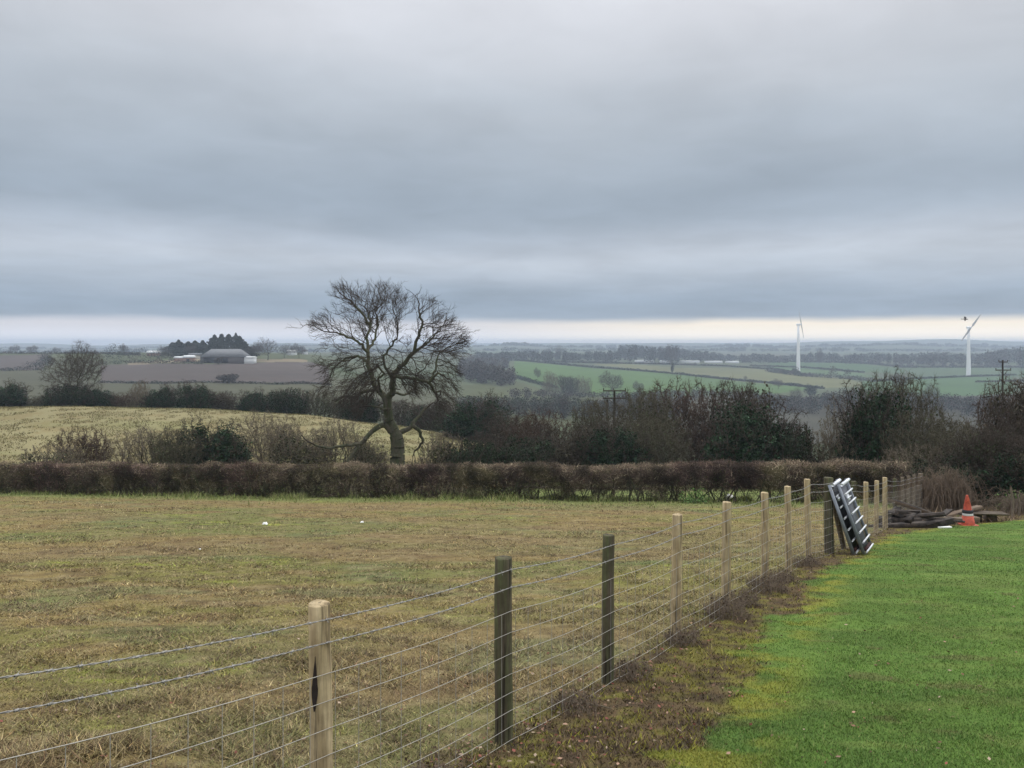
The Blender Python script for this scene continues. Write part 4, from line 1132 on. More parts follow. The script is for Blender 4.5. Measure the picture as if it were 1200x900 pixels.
# ================================================================ RUBBISH HEAP
g = np.random.default_rng(66)
def timber(px, py, Yd, L, ang, tilt, wd, th, mk, label, lift=0.0, cat='timber'):
    X = (px - 600) / F * Yd; z = hz1(X, Yd)
    d = np.array([math.cos(ang) * math.cos(tilt), math.sin(ang) * math.cos(tilt), math.sin(tilt)])
    c = np.array([X, Yd, z + th / 2 + lift + abs(math.sin(tilt)) * L / 2])
    m = MB(); nseg = 5
    pts = [(-.5 + k / nseg) * L for k in range(nseg + 1)]
    for k in range(nseg): pass
    m.beam(-d * L / 2, d * L / 2, wd, th, min(wd, th) * .05)
    o = m.build('plank' if th < .06 else 'timber_baulk', M[mk]); o.location = tuple(c)
    bv = o.data
    co_ = np.zeros(len(bv.vertices) * 3); bv.vertices.foreach_get('co', co_); co_ += g.normal(0, .006, len(co_)); bv.vertices.foreach_set('co', co_)
    return tag(o, label, cat, 'timber in the rubbish heap')
TIM = [
 (1047, 0, 19.3, .9, .9, .15, .16, .12, 'char', 'black charred stub leaning left at the left end of the heap', .12),
 (1060, 0, 19.3, .7, -.7, .12, .20, .10, 'char', 'broken black chunk on top of the left of the heap', .22),
 (1068, 0, 18.9, .8, .9, .1, .14, .10, 'char', 'dark broken baulk pointing at the lawn from the heap', .14),
 (1088, 0, 18.8, .7, -.8, .22, .12, .09, 'char', 'dark offcut propped across the right of the heap', .16),
 (1103, 0, 19.2, 1.0, .7, .18, .12, .05, 'char', 'dark thin plank poking out to the back right of the heap', .12),
 (1062, 0, 18.6, 1.9, .15, .02, .10, .10, 'char', 'long blackened beam at the near front edge of the rubbish heap', 0),
 (1052, 0, 19.0, 1.0, -.3, .03, .22, .20, 'char', 'thick charred block at the left end of the rubbish heap', 0),
 (1072, 0, 19.2, 1.3, .5, -.18, .14, .14, 'char', 'tilted charred beam in the middle of the rubbish heap', .05),
 (1083, 0, 19.0, 1.7, -.1, -.10, .30, .04, 'char', 'wide black board sloping to the right of the heap', .14),
 (1092, 0, 19.0, 1.3, -.12, -.06, .18, .03, 'grey_wood', 'grey board lying on the right side of the heap', .19),
 (1098, 0, 18.8, .8, .35, .10, .26, .13, 'char', 'squat black block at the right of the heap', 0),
 (1107, 0, 18.4, .30, .1, .02, .07, .03, 'sack', 'short white painted offcut at the front right of the heap', 0.01),
 (1074, 0, 19.5, 1.5, -.25, -.30, .07, .06, 'plank', 'brown batten sticking up to the left above the heap', .12),
 (1080, 0, 19.7, 1.4, -.2, -.33, .05, .05, 'char', 'thin dark batten sticking up beside the brown one', .10),
 (1118, 0, 20.6, 1.7, .3, .16, .16, .05, 'plank', 'reddish brown plank rising to the right behind the heap', .05),
 (1110, 0, 20.0, 1.6, .1, .03, .20, .12, 'plank', 'weathered brown beam between the heap and the cone', 0),
 (1150, 0, 20.6, 1.2, -.05, .0, .35, .04, 'grey_wood', 'grey brown board on edge rubble right of the cone', .20),
 (1143, 0, 20.8, .5, 1.2, .0, .20, .20, 'char', 'dark log end right of the cone under the board', 0),
 (1160, 0, 20.8, .5, 1.3, .0, .20, .20, 'plank', 'brown log end right of the cone under the board', 0),
]
for px, _, Yd, L, an, ti, wd, th, mk, lb, lf in TIM: timber(px, 0, Yd, L, an, ti, wd, th, mk, lb, lf)
# brambles
M['bramble'] = mat('dry_bramble', (.15, .112, .08), .95, .35, 3)
def bramble(x, y, wdt, H, n, label, mt, group=None):
    z = hz1(x, y); o = empty('bramble_bush', (x, y, z), label, 'brambles', group)
    segs = []
    for i in range(n):
        a_ = g.uniform(0, 6.28); L = g.uniform(.5, 1.3) * wdt
        s = np.array([g.normal(0, wdt * .25), g.normal(0, wdt * .2), 0]); k = 9; f = np.linspace(0, 1, k)
        hh_ = H * g.uniform(.5, 1.15)
        pts = np.stack([s[0] + math.cos(a_) * L * f * .6, s[1] + math.sin(a_) * L * f * .6, hh_ * 4 * f * (1 - f) * g.uniform(.6, 1) + .02], 1) + g.normal(0, .012, (k, 3))
        segs.append(pts)
    p0 = np.concatenate([s[:-1] for s in segs]); p1 = np.concatenate([s[1:] for s in segs])
    tw = spikes(np.repeat(p1, 2, 0), rdir(len(p1) * 2, g) + np.array([0, 0, .3]), np.full(len(p1) * 2, H * .16), np.full(len(p1) * 2, .004))
    Vj, Fj = join([prisms(p0, p1, np.full(len(p0), .006), np.full(len(p0), .005), 3), tw])
    mesh_obj('stems', Vj, Fj, mt, o)
    return o
bramble(13.2, 24.5, 1.15, 1.2, 330, 'mound of dry tan brambles at the fence corner left of the cone', M['bramble'])
bramble(12.7, 25.3, .9, 1.0, 200, 'pale dry bramble tangle round the grey end post', M['bramble'])
bramble(14.6, 23.2, 1.3, .55, 170, 'low dead brambles behind the cone', M['weed'])
bramble(15.8, 23.0, 2.0, .6, 200, 'low dead brambles at the right edge behind the lawn', M['bramble'])
bramble(17.9, 23.4, 2.2, .7, 200, 'dead bramble tangle past the right edge of the lawn', M['bramble'])
# green leafy weeds by the cone
def leafy(x, y, wdt, H, n, label, c):
    z = hz1(x, y); o = empty('leafy_plant', (x, y, z), label, 'plant', 'green weeds under the thorn bushes')
    P_ = np.clip(g.normal(0, .33, (n, 3)), -.5, .5) * np.array([wdt, wdt, 0]); P_[:, 2] = np.abs(g.normal(0, .45, n)) * H * np.exp(-(P_[:, 0] ** 2) / wdt ** 2)
    P_[:, 2] = np.minimum(P_[:, 2], H)
    Vl, Fl, Cl = leafcloud(P_, g.uniform(.04, .10, n), np.array(c) * g.uniform(.5, 1.5, (n, 1)), g, tri=False)
    mesh_obj('leaves', Vl, Fl, M['leaf'], o, col=Cl)
    k = g.integers(0, n, 60); b0 = P_[k] * np.array([.7, .7, 0]); dd = P_[k] - b0 + 1e-4
    V_, F_ = spikes(b0, dd, np.linalg.norm(dd, axis=1), np.full(60, .005)); mesh_obj('stalks', V_, F_, M['weed'], o)
leafy(13.4, 24.8, .6, .75, 700, 'bright green leafy weeds just left of the cone', (.10, .17, .045))
leafy(15.3, 24.6, .8, .6, 700, 'pale green leafy weeds just right of the cone', (.12, .19, .06))
leafy(17.2, 25.0, .5, .4, 300, 'small green weeds near the right edge under the thorn bushes', (.10, .15, .05))
leafy(6.4, 28.4, .9, .5, 500, 'green weeds at the hedge foot behind the leaning panels', (.10, .17, .05))
# slim broken stakes
for k, (px, Yd, top, lb) in enumerate([(1186, 21.5, 569, 'pale broken stake standing left of the right edge beyond the lawn'), (1194, 22.5, 578, 'short pale stake at the right edge beyond the lawn')]):
    X = (px - 600) / F * Yd; z = hz1(X, Yd); H = -(top - HY) / F * Yd - z
    m = MB(); m.tube([(0, 0, -.2), (.03, 0, H * .5), (-.02, .02, H * .92), (-.03, .02, H)], [.03, .032, .028, .012], 7)
    o = m.build('stake', M['grey_wood']); o.location = (X, Yd, z); tag(o, lb, 'stake', 'stakes beyond the lawn')
# fallen stick by the fence
m = MB(); m.tube([(-.16, .06, .02), (-.02, 0, .035), (.12, -.03, .03), (.2, -.06, .02)], [.006, .007, .006, .003], 5); m.tube([(-.02, 0, .035), (.03, -.12, .03)], [.005, .003], 5)
o = m.build('fallen_stick', M['pale_twig']); X, Yd = .46 , 5.45; o.location = (X, Yd, hz1(X, Yd)); tag(o, 'thin grey stick lying on the verge between the two dark posts', 'stick')

# ================================================================ CONE
cy = 19.5; cx = (1134.5 - 600) / F * cy; cz = hz1(cx, cy)
cone = empty('traffic_cone', (cx, cy, cz), 'faded orange traffic cone with white band at the far edge of the lawn', 'traffic cone')
cone.rotation_euler = (0, R(-2), 0)
def lathe(prof, n=24):
    m = MB(); pts = np.array([(0, 0, z) for _, z in prof]); th = np.arange(n) / n * 2 * np.pi
    V_ = np.concatenate([np.stack([r_ * np.cos(th), r_ * np.sin(th), np.full(n, z)], 1) for r_, z in prof])
    k = len(prof); i = np.arange(k - 1)[:, None] * n; j = np.arange(n)[None]; q = (j + 1) % n
    m.add(V_, np.stack([i + j, i + q, i + n + q, i + n + j], -1).reshape(-1, 4), np.array([[(k - 1) * n + c for c in range(n)]]))
    return m
m = MB(); m.box((0, 0, .02), (.34, .34, .03), bev=.01); m.build('base', M['cone_orange'], cone)
lathe([(.155, .04), (.148, .06), (.118, .25)]).build('body', M['cone_orange'], cone, smooth=False)
lathe([(.121, .25), (.122, .252), (.113, .31), (.111, .31)]).build('white_band', M['cone_white'], cone)
lathe([(.122, .31), (.124, .315), (.112, .385), (.09, .385)]).build('dark_band', M['rubber'], cone)
lathe([(.094, .385), (.088, .40), (.078, .50), (.060, .56), (.062, .565), (.048, .64), (.03, .70), (.026, .73), (.018, .735)]).build('upper_body', M['cone_orange'], cone)

# white scraps on the field
for px, py, s, lb in [(310, 614, .10, 'bright white scrap lying in the middle of the far paddock'), (424, 614.5, .065, 'smaller white scrap lying in the paddock right of the bright one'), (234, 646, .03, 'tiny white scrap in the paddock left of the others')]:
    Yd = 1596 / (py - 533); X = (px - 600) / F * Yd
    m = MB(); nn = 9; gx, gy = np.meshgrid(np.linspace(-1, 1, nn), np.linspace(-1, 1, nn)); Hh = (fbm(gx * 1.7 + px, gy * 1.7, 5, 3)) * s * .8 * np.clip(1.3 - gx ** 2 - gy ** 2, 0, 1) 
    V_ = np.stack([gx * s * .6 + fbm(gx, gy + px, 6) * s * .3, gy * s * .4, Hh + .02], -1).reshape(-1, 3)
    i = (np.arange(nn - 1)[:, None] * nn + np.arange(nn - 1)[None]).ravel(); m.add(V_, np.stack([i, i + 1, i + nn + 1, i + nn], 1))
    o = m.build('plastic_scrap', M['sack'], smooth=False); o.location = (X, Yd, hz1(X, Yd)); tag(o, lb, 'litter', 'white scraps in the paddock')
Yd = 31.0; X = (850 - 600) / F * Yd
m = MB(); m.add(np.array([(-.28, -.1, 0), (.26, -.12, 0), (.2, .2, 0), (-.22, .2, 0), (-.1, .02, .26), (.06, .05, .20)]), np.array([(0, 1, 5, 4), (2, 3, 4, 5)]), np.array([(1, 2, 5), (3, 0, 4)]))
o = m.build('feed_sack', M['sack']); o.location = (X, Yd - .8, hz1(X, Yd - .8)); tag(o, 'crumpled pale sack at the foot of the hedge', 'sack')

# ================================================================ POWER POLES
def power_pole(px, Yd, top, arms, label, extra=None):
    X = (px - 600) / F * Yd; z = hz1(X, Yd); H = -(top - HY) / F * Yd - z
    o = empty('power_pole', (X, Yd, z), label, 'power pole', 'wooden power poles')
    m = MB(); m.tube([(0, 0, -.5), (0, 0, H * .5), (0, 0, H)], [.17, .14, .11], 10); m.build('pole', M['pole'], o)
    for dz_, hw, ins in arms:
        m = MB(); m.box((0, -.14, H - dz_), (hw * 2, .11, .13), bev=.01); m.build('crossarm', M['pole'], o)
        for x_ in ins:
            q = lathe([(.03, 0), (.03, .06), (.075, .07), (.05, .11), (.075, .13), (.05, .17), (.06, .19), (.02, .22)], 10).build('insulator', M['insulator'], o); q.location = (x_, -.14, H - dz_ + .06)
    for s in (-1, 1):
        m = MB(); m.beam((0, -.2, H - arms[-1][0] - .7), (s * arms[-1][1] * .55, -.2, H - arms[-1][0]), .03, .05); m.build('brace', M['pole'], o)
    if extra: extra(o, H)
    return X, Yd, z + H
def ex(o, H):
    m = MB(); m.tube([(-.75, 0, H - 1.0), (-.75, 0, H - 3.2)], .10, 8); m.box((-.75, 0, H - 1.55), (.28, .28, .5), bev=.03); m.build('switch_gear', M['pole'], o)
A1 = power_pole(720, 85, 457, [(.08, 1.2, (-1.15, -.1, 1.15)), (.85, 1.25, (-1.2, -.7, .5, .9, 1.22))], 'near power pole with two wide crossarms above the middle thicket', ex)
A2 = power_pole(1175, 110, 422, [(.25, .62, (-.6, 0, .6)), (1.35, 1.05, (-1.0, 1.0))], 'power pole with short upper and longer lower crossarm near the right edge')
# overhead lines
def line(p, q, sag, label):
    f = np.linspace(0, 1, 30)[:, None]; P_ = np.array(p) * (1 - f) + np.array(q) * f; P_[:, 2] -= sag * 4 * (f * (1 - f))[:, 0]
    m = MB(); m.tube(P_ - P_[0], .008, 4, False); o = m.build('overhead_line', M['pole']); o.location = tuple(P_[0]); tag(o, label, 'cable', 'overhead lines')
for k, (off_, nm) in enumerate([(-1.15, 'left'), (-.1, 'middle'), (1.15, 'right')]):
    line((A1[0] + off_, 84.86, A1[2] + .15), (A1[0] - 30 + off_, 190, -16), 1.6, f'thin overhead line leaving the {nm} insulator of the near power pole')

# ================================================================ BIRD
m = MB(); bd = np.array([(0, 0, 0)])
m.tube([(-.20, 0, -.03), (-.12, 0, -.015), (0, 0, 0), (.10, 0, .01), (.17, 0, .03), (.21, 0, .03), (.26, 0, .02)], [.028, .045, .062, .055, .036, .030, .006], 8)
def wing(s):
    # inner wing raised, outer dropped
    up = [(.08, 0, .02), (.10, .18 * s, .11), (.02, .42 * s, .08), (-.08, .50 * s, .02), (-.10, .30 * s, .04), (-.07, .12 * s, .04), (-.06, 0, .01)]
    U_ = np.array(up); D_ = U_ - np.array([0, 0, .012]); k = len(up)
    V_ = np.concatenate([U_, D_]); q = [(i, (i + 1) % k, k + (i + 1) % k, k + i) for i in range(k)]
    m.add(V_, np.array(q), np.array([list(range(k)), list(range(2 * k - 1, k - 1, -1))]))
wing(1); wing(-1)
T_ = np.array([(-.18, -.025, -.03), (-.34, -.07, -.05), (-.36, 0, -.05), (-.34, .07, -.05), (-.18, .025, -.03)]); k = 5
m.add(np.concatenate([T_, T_ - np.array([0, 0, .01])]), np.array([(i, (i + 1) % k, k + (i + 1) % k, k + i) for i in range(k)]), np.array([list(range(k)), list(range(2 * k - 1, k - 1, -1))]))
crow = m.build('crow', M['crow']); crow.location = ((1131 - 600) / F * 80, 80, -(374 - HY) / F * 80); crow.rotation_euler = (R(28), R(10), R(-20)); tag(crow, 'small black crow flying past the right wind turbine', 'bird')

# ================================================================ TURBINES
def turbine(px, base_py, hub_py, Lpx, ang, yaw, label):
    p_ = gp(px, base_py, 700); Yd = p_[1]; H = (base_py - hub_py) / F * Yd; Lb = Lpx / F * Yd
    o = empty('wind_turbine', tuple(p_), label, 'wind turbine', 'two bladed white wind turbines')
    lathe([(2.6, -1), (2.3, H * .35), (1.75, H * .7), (1.35, H - .8)], 20).build('tower', M['turbine'], o, smooth=True)
    cyw, syw = math.cos(yaw), math.sin(yaw)
    Rz = np.array([[cyw, -syw, 0], [syw, cyw, 0], [0, 0, 1]])
    m = MB(); m.tube(np.array([(0, 2.8, H), (0, 2.4, H), (0, -1.5, H), (0, -3.2, H), (0, -3.6, H)]) @ Rz.T, [.7, 1.3, 1.5, 1.1, .7], 10); m.build('nacelle', M['turbine'], o)
    m = MB(); m.tube(np.array([(0, -3.6, H), (0, -4.2, H), (0, -4.9, H), (0, -5.4, H)]) @ Rz.T, [1.0, 1.1, .7, .1], 12); m.build('hub', M['turbine'], o)
    for s in (0, math.pi):
        a_ = ang + s; d = np.array([math.sin(a_), 0, math.cos(a_)]); c_ = np.array([math.cos(a_), 0, -math.sin(a_)])
        f = [0, .06, .2, .5, .8, 1]; ch = [.7, .8, 1.9, 1.4, .95, .35]; thk = [.5, .5, .32, .2, .12, .05]
        V_ = []
        for ff, cc, tt in zip(f, ch, thk):
            b0 = np.array([0, -4.3, H]) + d * Lb * ff
            for th_ in np.arange(8) / 8 * 2 * np.pi: V_.append(b0 + c_ * cc * math.cos(th_) * .8 + np.array([0, 1, 0]) * tt * math.sin(th_))
        V_ = np.array(V_) @ Rz.T; m = MB(); i = np.arange(5)[:, None] * 8; j = np.arange(8)[None]; q = (j + 1) % 8
        m.add(V_, np.stack([i + j, i + q, i + 8 + q, i + 8 + j], -1).reshape(-1, 4), np.array([[40 + c for c in range(8)]])); m.build('blade', M['blade_backlit'], o, smooth=True)
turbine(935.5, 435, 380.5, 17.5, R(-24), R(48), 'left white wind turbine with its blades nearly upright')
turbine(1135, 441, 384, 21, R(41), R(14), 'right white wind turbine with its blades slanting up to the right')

# ================================================================ FARM
def house(px, py, wdt, dpt, eave, ridge, wallm, roofm, name, label, cat='farm building', rz=0.0, hip=.0, ymin=300, doors=(), group=None):
    p_ = gp(px, py, ymin)
    o = empty(name, tuple(p_), label, cat, group, rz)
    m = MB(); m.box((0, 0, eave / 2 - .5), (wdt, dpt, eave + 1)); m.build('wall', M[wallm], o)
    hw, hd = wdt / 2 + .5, dpt / 2 + .5; e = eave + .01; rr = hw - hip
    V_ = np.array([(-hw, -hd, e), (hw, -hd, e), (hw, hd, e), (-hw, hd, e), (-rr, 0, ridge), (rr, 0, ridge)])
    m = MB(); m.add(V_, np.array([(0, 1, 5, 4), (2, 3, 4, 5), (3, 2, 1, 0)]), np.array([(1, 2, 5), (3, 0, 4)])); m.build('roof', M[roofm], o)
    for x_, w_, h_ in doors:
        m = MB(); m.box((x_, -dpt / 2 - .03, h_ / 2), (w_, .06, h_)); m.build('opening', M['dark_open'], o)
    return o
house(265, 425, 27, 16, 3.8, 8.8, 'dark_wall', 'roof', 'barn', 'large grey hip roofed barn in front of the dark conifers on the far hill', hip=4.5, doors=((-8, 7, 3.4), (2, 4, 3.0)))
house(247, 422.5, 9, 6, 2.6, 4.0, 'brick', 'roof', 'shed', 'small brick outbuilding against the left end of the large barn', doors=((1, 1.5, 2),))
house(229, 420.5, 8, 5, 2.4, 3.8, 'cream', 'roof', 'shed', 'cream outbuilding between the small house and the pale roofed outbuilding')
house(211, 423.5, 6, 4, 2.0, 3.2, 'brick', 'pale_sheet', 'shed', 'little light roofed shed at the left edge of the farmyard')
house(286, 425.8, 13.5, 8, 3.6, 4.4, 'pale_sheet', 'pale_sheet', 'shed', 'low pale sheeted shed at the right foot of the large barn')
house(267, 425.6, 5.5, 5, 4.2, 5.2, 'cream', 'roof', 'shed', 'small cream wall building between the large barn and the pale shed')
house(236, 417, 7, 6, 3.0, 5.4, 'cream', 'pale_sheet', 'farmhouse', 'small house with a light roof just left of the large barn', 'house', doors=((-1.5, 1.2, 1.8), (1.8, 1.2, 1.2)), ymin=500)
house(222, 424, 6, 5, 2.6, 4.2, 'brick', 'pale_sheet', 'shed', 'low pale roofed outbuilding below the small house', doors=((0, 2, 1.8),))
house(180.5, 417, 9, 5, 2.0, 3.8, 'brick', 'pale_sheet', 'shed', 'white roofed shed on its own left of the farm', ymin=500)
house(342, 416, 6.5, 5, 2.4, 4.2, 'pale_sheet', 'pale_sheet', 'shed', 'small white shed in the trees right of the farm', ymin=500)
house(357.5, 415.5, 3.5, 4, 2.4, 4, 'pale_sheet', 'roof', 'shed', 'tiny white shed left of the spreading tree crown', ymin=500)
house(569, 418, 5, 5, 3, 5, 'pale_sheet', 'roof', 'cottage', 'white speck of a cottage among trees right of the spreading tree', 'house', ymin=900)
for k, (px, wd) in enumerate([(755, 28), (779, 14), (808, 30), (836, 27), (858, 20)]):
    house(px, 424.6 + (px - 755) * .012, wd, 10, 2.0, 3.6, 'pale_sheet', 'pale_sheet', 'long_shed', 'long low white shed below the far wood, ' + ['leftmost of the line', 'shortest of the line', 'longest and middle of the line', 'second from the right in the line', 'rightmost of the line'][k], ymin=900, group='line of white sheds below the far wood')

# ================================================================ FAR PLANTING
g = np.random.default_rng(77)
def scatter(name, label, cat, spans, n, size, pal, kind=None, group=None, floor=False):
    """spans: (x,y,z,rx,ry,rz) ellipsoid crowns standing on the ground"""
    S = np.array(spans); wts = S[:, 3] * S[:, 5]; wts = wts / wts.sum()
    k = g.choice(len(S), n, p=wts); q = rdir(n, g) * (g.random(n) ** .4)[:, None]
    P_ = S[k, :3] + q * S[k, 3:6]
    P_[:, 2] += S[k, 5] * .92
    loc = S[0, :3].copy()
    pal = np.array(pal); c = pal[(k * 7 + g.integers(0, 2, n)) % len(pal)] * g.uniform(.7, 1.35, (n, 1))
    Vv_, Ff, Cc = leafcloud(P_ - loc, g.uniform(.6, 1.3, n) * size, c, g)
    o = mesh_obj(name, Vv_, Ff, M['leaf'], col=Cc); o.location = tuple(loc)
    return tag(o, label, cat, group, kind)
BARE = [(.052, .042, .036), (.064, .052, .04), (.042, .038, .03)]
DARK = [(.026, .037, .024), (.034, .038, .026), (.02, .03, .02)]
MIX = BARE + DARK
def pline(pts, sp, ymin=230):
    W = [gp(a_, b_, ymin) for a_, b_ in pts]; out = []
    for a_, b_ in zip(W[:-1], W[1:]):
        L = np.linalg.norm(b_ - a_); k = max(1, int(L / sp))
        for i in range(k):
            p_ = a_ + (b_ - a_) * (i + g.random() * .5) / k; out.append((p_[0], p_[1]))
    return out
def hedgerow(label, pts, H, W, pal=MIX, ymin=230, dens=1.0, trees=0.0):
    xy = pline(pts, W * 1.0, ymin); sp = []
    for x, y in xy:
        hh_ = H * g.uniform(.7, 1.2) * (2.4 if g.random() < trees else 1)
        sp.append((x, y, hz1(x, y) - hh_ * .12, W * g.uniform(.8, 1.3), W * g.uniform(.7, 1.1), hh_ / 2))
    Y_ = np.mean([s[1] for s in sp])
    n = int(min(26000, max(600, len(sp) * 55 * dens)))
    return scatter('field_hedge', label, 'hedge', sp, n, max(.35, Y_ * .0011), pal)
hedgerow('dark field hedge slanting down right along the top of the green field', [(603, 422.5), (700, 431.5), (800, 439.5), (900, 449.5), (965, 456)], 3.2, 2.6, DARK, 500)
hedgerow('field hedge above the tan field, below the white sheds', [(640, 424), (735, 426.5), (800, 428), (850, 429.5), (905, 433), (950, 441)], 3, 3, MIX, 700, trees=.05)
hedgerow('upper hedge between the green fields right of the left turbine', [(880, 429), (940, 431), (1000, 436), (1012, 437)], 3, 3, MIX, 700)
hedgerow('thick tall hedge below the left turbine foot', [(900, 436), (940, 441), (985, 444), (1025, 447)], 6.5, 5, MIX, 600, 1.5, .1)
hedgerow('dark hedge running level to the right turbine foot', [(1022, 447.5), (1070, 444.5), (1130, 442), (1190, 440)], 2.6, 2.4, DARK, 600)
hedgerow('hedge across the far green field behind the turbines', [(905, 424), (1000, 425.5), (1060, 431), (1200, 431), (1300, 430)], 4, 4, MIX, 900, trees=.08)
hedgerow('short hedge right of the right turbine below the power pole', [(1146, 448), (1170, 447.5), (1210, 447)], 3, 3, MIX, 500)
hedgerow('thin hedge across the lower left hillside field', [(-60, 434.5), (0, 435), (54, 434)], 2.4, 2.4, MIX, 300)
hedgerow('hedge at the bottom of the purple ploughed field', [(118, 449), (190, 450), (260, 449), (330, 451), (390, 452)], 1.6, 1.8, MIX, 300)
hedgerow('hedge on the skyline at the far left', [(-60, 415.5), (0, 414.8), (60, 414.8), (120, 415), (165, 416.5)], 3, 3, MIX, 520, trees=.0)
hedgerow('belt of scrub along the left edge of the farm', [(118, 427), (150, 426), (200, 426), (240, 427)], 3.4, 3.2, MIX, 350, 1.2)
hedgerow('hedge closing the lower left of the green field', [(604, 443), (625, 449), (655, 456)], 4, 3.5, DARK, 450)
hedgerow('scrubby bank below the skyline hedge at left', [(25, 434), (40, 431), (55, 428), (54, 420)], 5, 5, MIX, 350)
hedgerow('tree belt between the skyline hedge and the farm', [(110, 421), (150, 420.5), (185, 420), (215, 421)], 6, 5, MIX, 420, 1.4, .1)
def wood(label, items, n, pal, size, ymin=400, cat='wood'):
    """items: (px, base py, top py, half width px, depth m)"""
    sp = []
    for px, py, top, hw, dp in items:
        p_ = gp(px, py, ymin); H = max((py - top) / F * p_[1], 3.0); W = hw / F * p_[1]
        for k in range(max(1, int(dp / max(W, 6)))):
            yy = p_[1] + k * W * .9; x = (px - 600) / F * yy + g.normal(0, W * .2); sp.append((x, yy, hz1(x, yy), W, W, H / 2 * 1.03))
    return scatter('woodland', label, cat, sp, n, size, pal, kind='stuff')
def band(x0, x1, step, py, tops, hw, dp):
    out = []; xs = np.arange(x0, x1, step); tx = np.linspace(x0, x1, len(tops))
    for x in xs:
        b_ = np.interp(x, np.linspace(x0, x1, len(py)), py) if not np.isscalar(py) else py
        out.append((x + g.normal(0, step * .3), b_ + g.uniform(-1, 1) * (b_ - np.interp(x, tx, tops)) * .22, np.interp(x, tx, tops) + g.normal(0, .9), hw * g.uniform(.7, 1.3), dp))
    return out
wood('dark wood on the far rise above the white sheds', band(560, 726, 4, [422, 424], [414, 412, 411, 413, 410], 4, 60) + band(726, 756, 3, 423, [405, 404.5, 405.5], 4, 60) + band(758, 776, 3.4, 423, [406, 406], 4, 50) + band(776, 850, 4, 424, [408, 404, 411, 411, 412, 416], 4.5, 50), 26000, DARK + BARE[:1], 1.7, 900)
wood('band of woodland behind the wind turbines', band(850, 1170, 4.5, [424, 424, 427, 429], [416, 415, 416, 413, 416, 413, 415, 412, 415, 411], 4.5, 60) + band(1160, 1260, 5, [430, 430], [411, 406, 406, 408], 6, 60), 28000, MIX, 1.9, 1000)
wood('grey wood on the slope right of the spreading tree', band(540, 602, 5, [447, 452], [425, 421, 428, 432], 6, 40) + band(545, 600, 7, [432, 430], [417, 419, 421], 5, 40), 15000, BARE, .95, 400)
wood('scrub wood in the valley behind the near power pole', band(545, 800, 6, [486, 488], [464, 466, 463, 468, 460, 466], 7, 30), 30000, MIX, .55, 240)
wood('hazy scrub filling the valley on the right', band(890, 1180, 6, [482, 486], [462, 466, 458, 456, 460, 466, 462], 8, 60), 26000, BARE + DARK[:1], .75, 380)
wood('thin scrub on the valley side below the green field', band(600, 900, 7, [466, 468], [455, 460, 458, 455, 460], 6, 30), 9000, BARE, .7, 480)
# distant ridges with faint tree lines
for k, (ym, py, tps, lb) in enumerate([(2000, 411.5, [409, 408, 409.5, 407, 409], 'faint tree line on the second ridge'), (3000, 408, [405.8, 404.5, 406, 405, 406.2], 'very faint tree line on the third ridge')]):
    it = band(-100, 540, 9, py + 1.5, [408, 410, 409, 410], 7, 20) + band(560, 1300, 7, py, tps * 3, 6, 20)
    wood(lb, it, 12000, DARK, 4.0 if k == 0 else 6, ym)
# bare trees of the middle distance
FT = [
 ('tree', 18, 414.5, 404, 12, 480, 'first round bare tree on the left skyline'),
 ('tree2', 37, 414.5, 405, 13, 480, 'second bare tree on the left skyline, right of the first'),
 ('tree', 66, 415, 407, 10, 480, 'low bare tree on the left skyline between the pair and the tall bare left tree'),
 ('tree2', 144, 417, 403, 12, 480, 'lone dark bare tree on the skyline left of the farm'),
 ('tree', 192, 420, 405, 18, 450, 'bare tree at the left end of the farm trees'),
 ('tree2', 225, 419, 403, 22, 450, 'pale bare trees behind the left of the farm'),
 ('tree', 314, 422, 396, 34, 430, 'large round bare tree right of the barn'),
 ('tree2', 300, 423, 402, 22, 430, 'bare tree against the right end of the barn'),
 ('tree', 333, 420, 403, 22, 430, 'bare tree right of the large round one by the barn'),
 ('tree2', 350, 420, 403, 18, 430, 'bare tree left of the spreading tree crown at the skyline'),
 ('tree', 787, 431, 404, 22, 800, 'tall bare tree standing above the far wood skyline'),
 ('tree', 655, 420, 405, 12, 900, 'bare tree left of the far wood'),
 ('tree2', 630, 446, 431, 9, 500, 'small round tree in the left corner of the green field'),
 ('sparse', 646, 462, 436, 24, 430, 'thin bare tree beside the small round field tree'),
 ('brown', 664, 463, 441, 26, 430, 'greyish bare tree at the lower edge of the green field'),
 ('sparse', 684, 463, 442, 26, 430, 'bare tree between the greyish tree and the pinkish tree'),
 ('tree2', 717, 464, 436, 30, 420, 'pinkish bare tree behind the near power pole'),
 ('tree2', 748, 463, 447, 14, 420, 'small bare tree right of the near power pole'),
 ('tree', 873, 447, 440, 6, 600, 'tiny tree on the diagonal field hedge'),
 ('tree2', 912, 456, 444, 14, 500, 'low bare tree in the tan field below the left turbine'),
 ('tree', 933, 478, 453, 16, 380, 'bare tree on the valley side below the left turbine'),
 ('tree2', 1055, 460, 437, 18, 450, 'pale bare tree top above the ivy cored bush'),
 ('tree', 1092, 470, 450, 18, 420, 'hazy bare tree on the valley side below the right turbine'),
 ('tree2', 960, 428, 409, 8, 900, 'small tree on the skyline between the turbines'),
 ('tree', 1098, 428, 410, 10, 900, 'bushy tree on the skyline left of the right turbine'),
]
for kd, px, py, top, wp, ym, lb in FT:
    p_ = gp(px, py, ym)
    plant(kd, px, p_[1], top, wp, 'bare_tree', lb, 'tree', 'bare trees of the middle distance', Z=p_[2])
    o = [x for x in COL.objects if x.get('label') == lb][0]
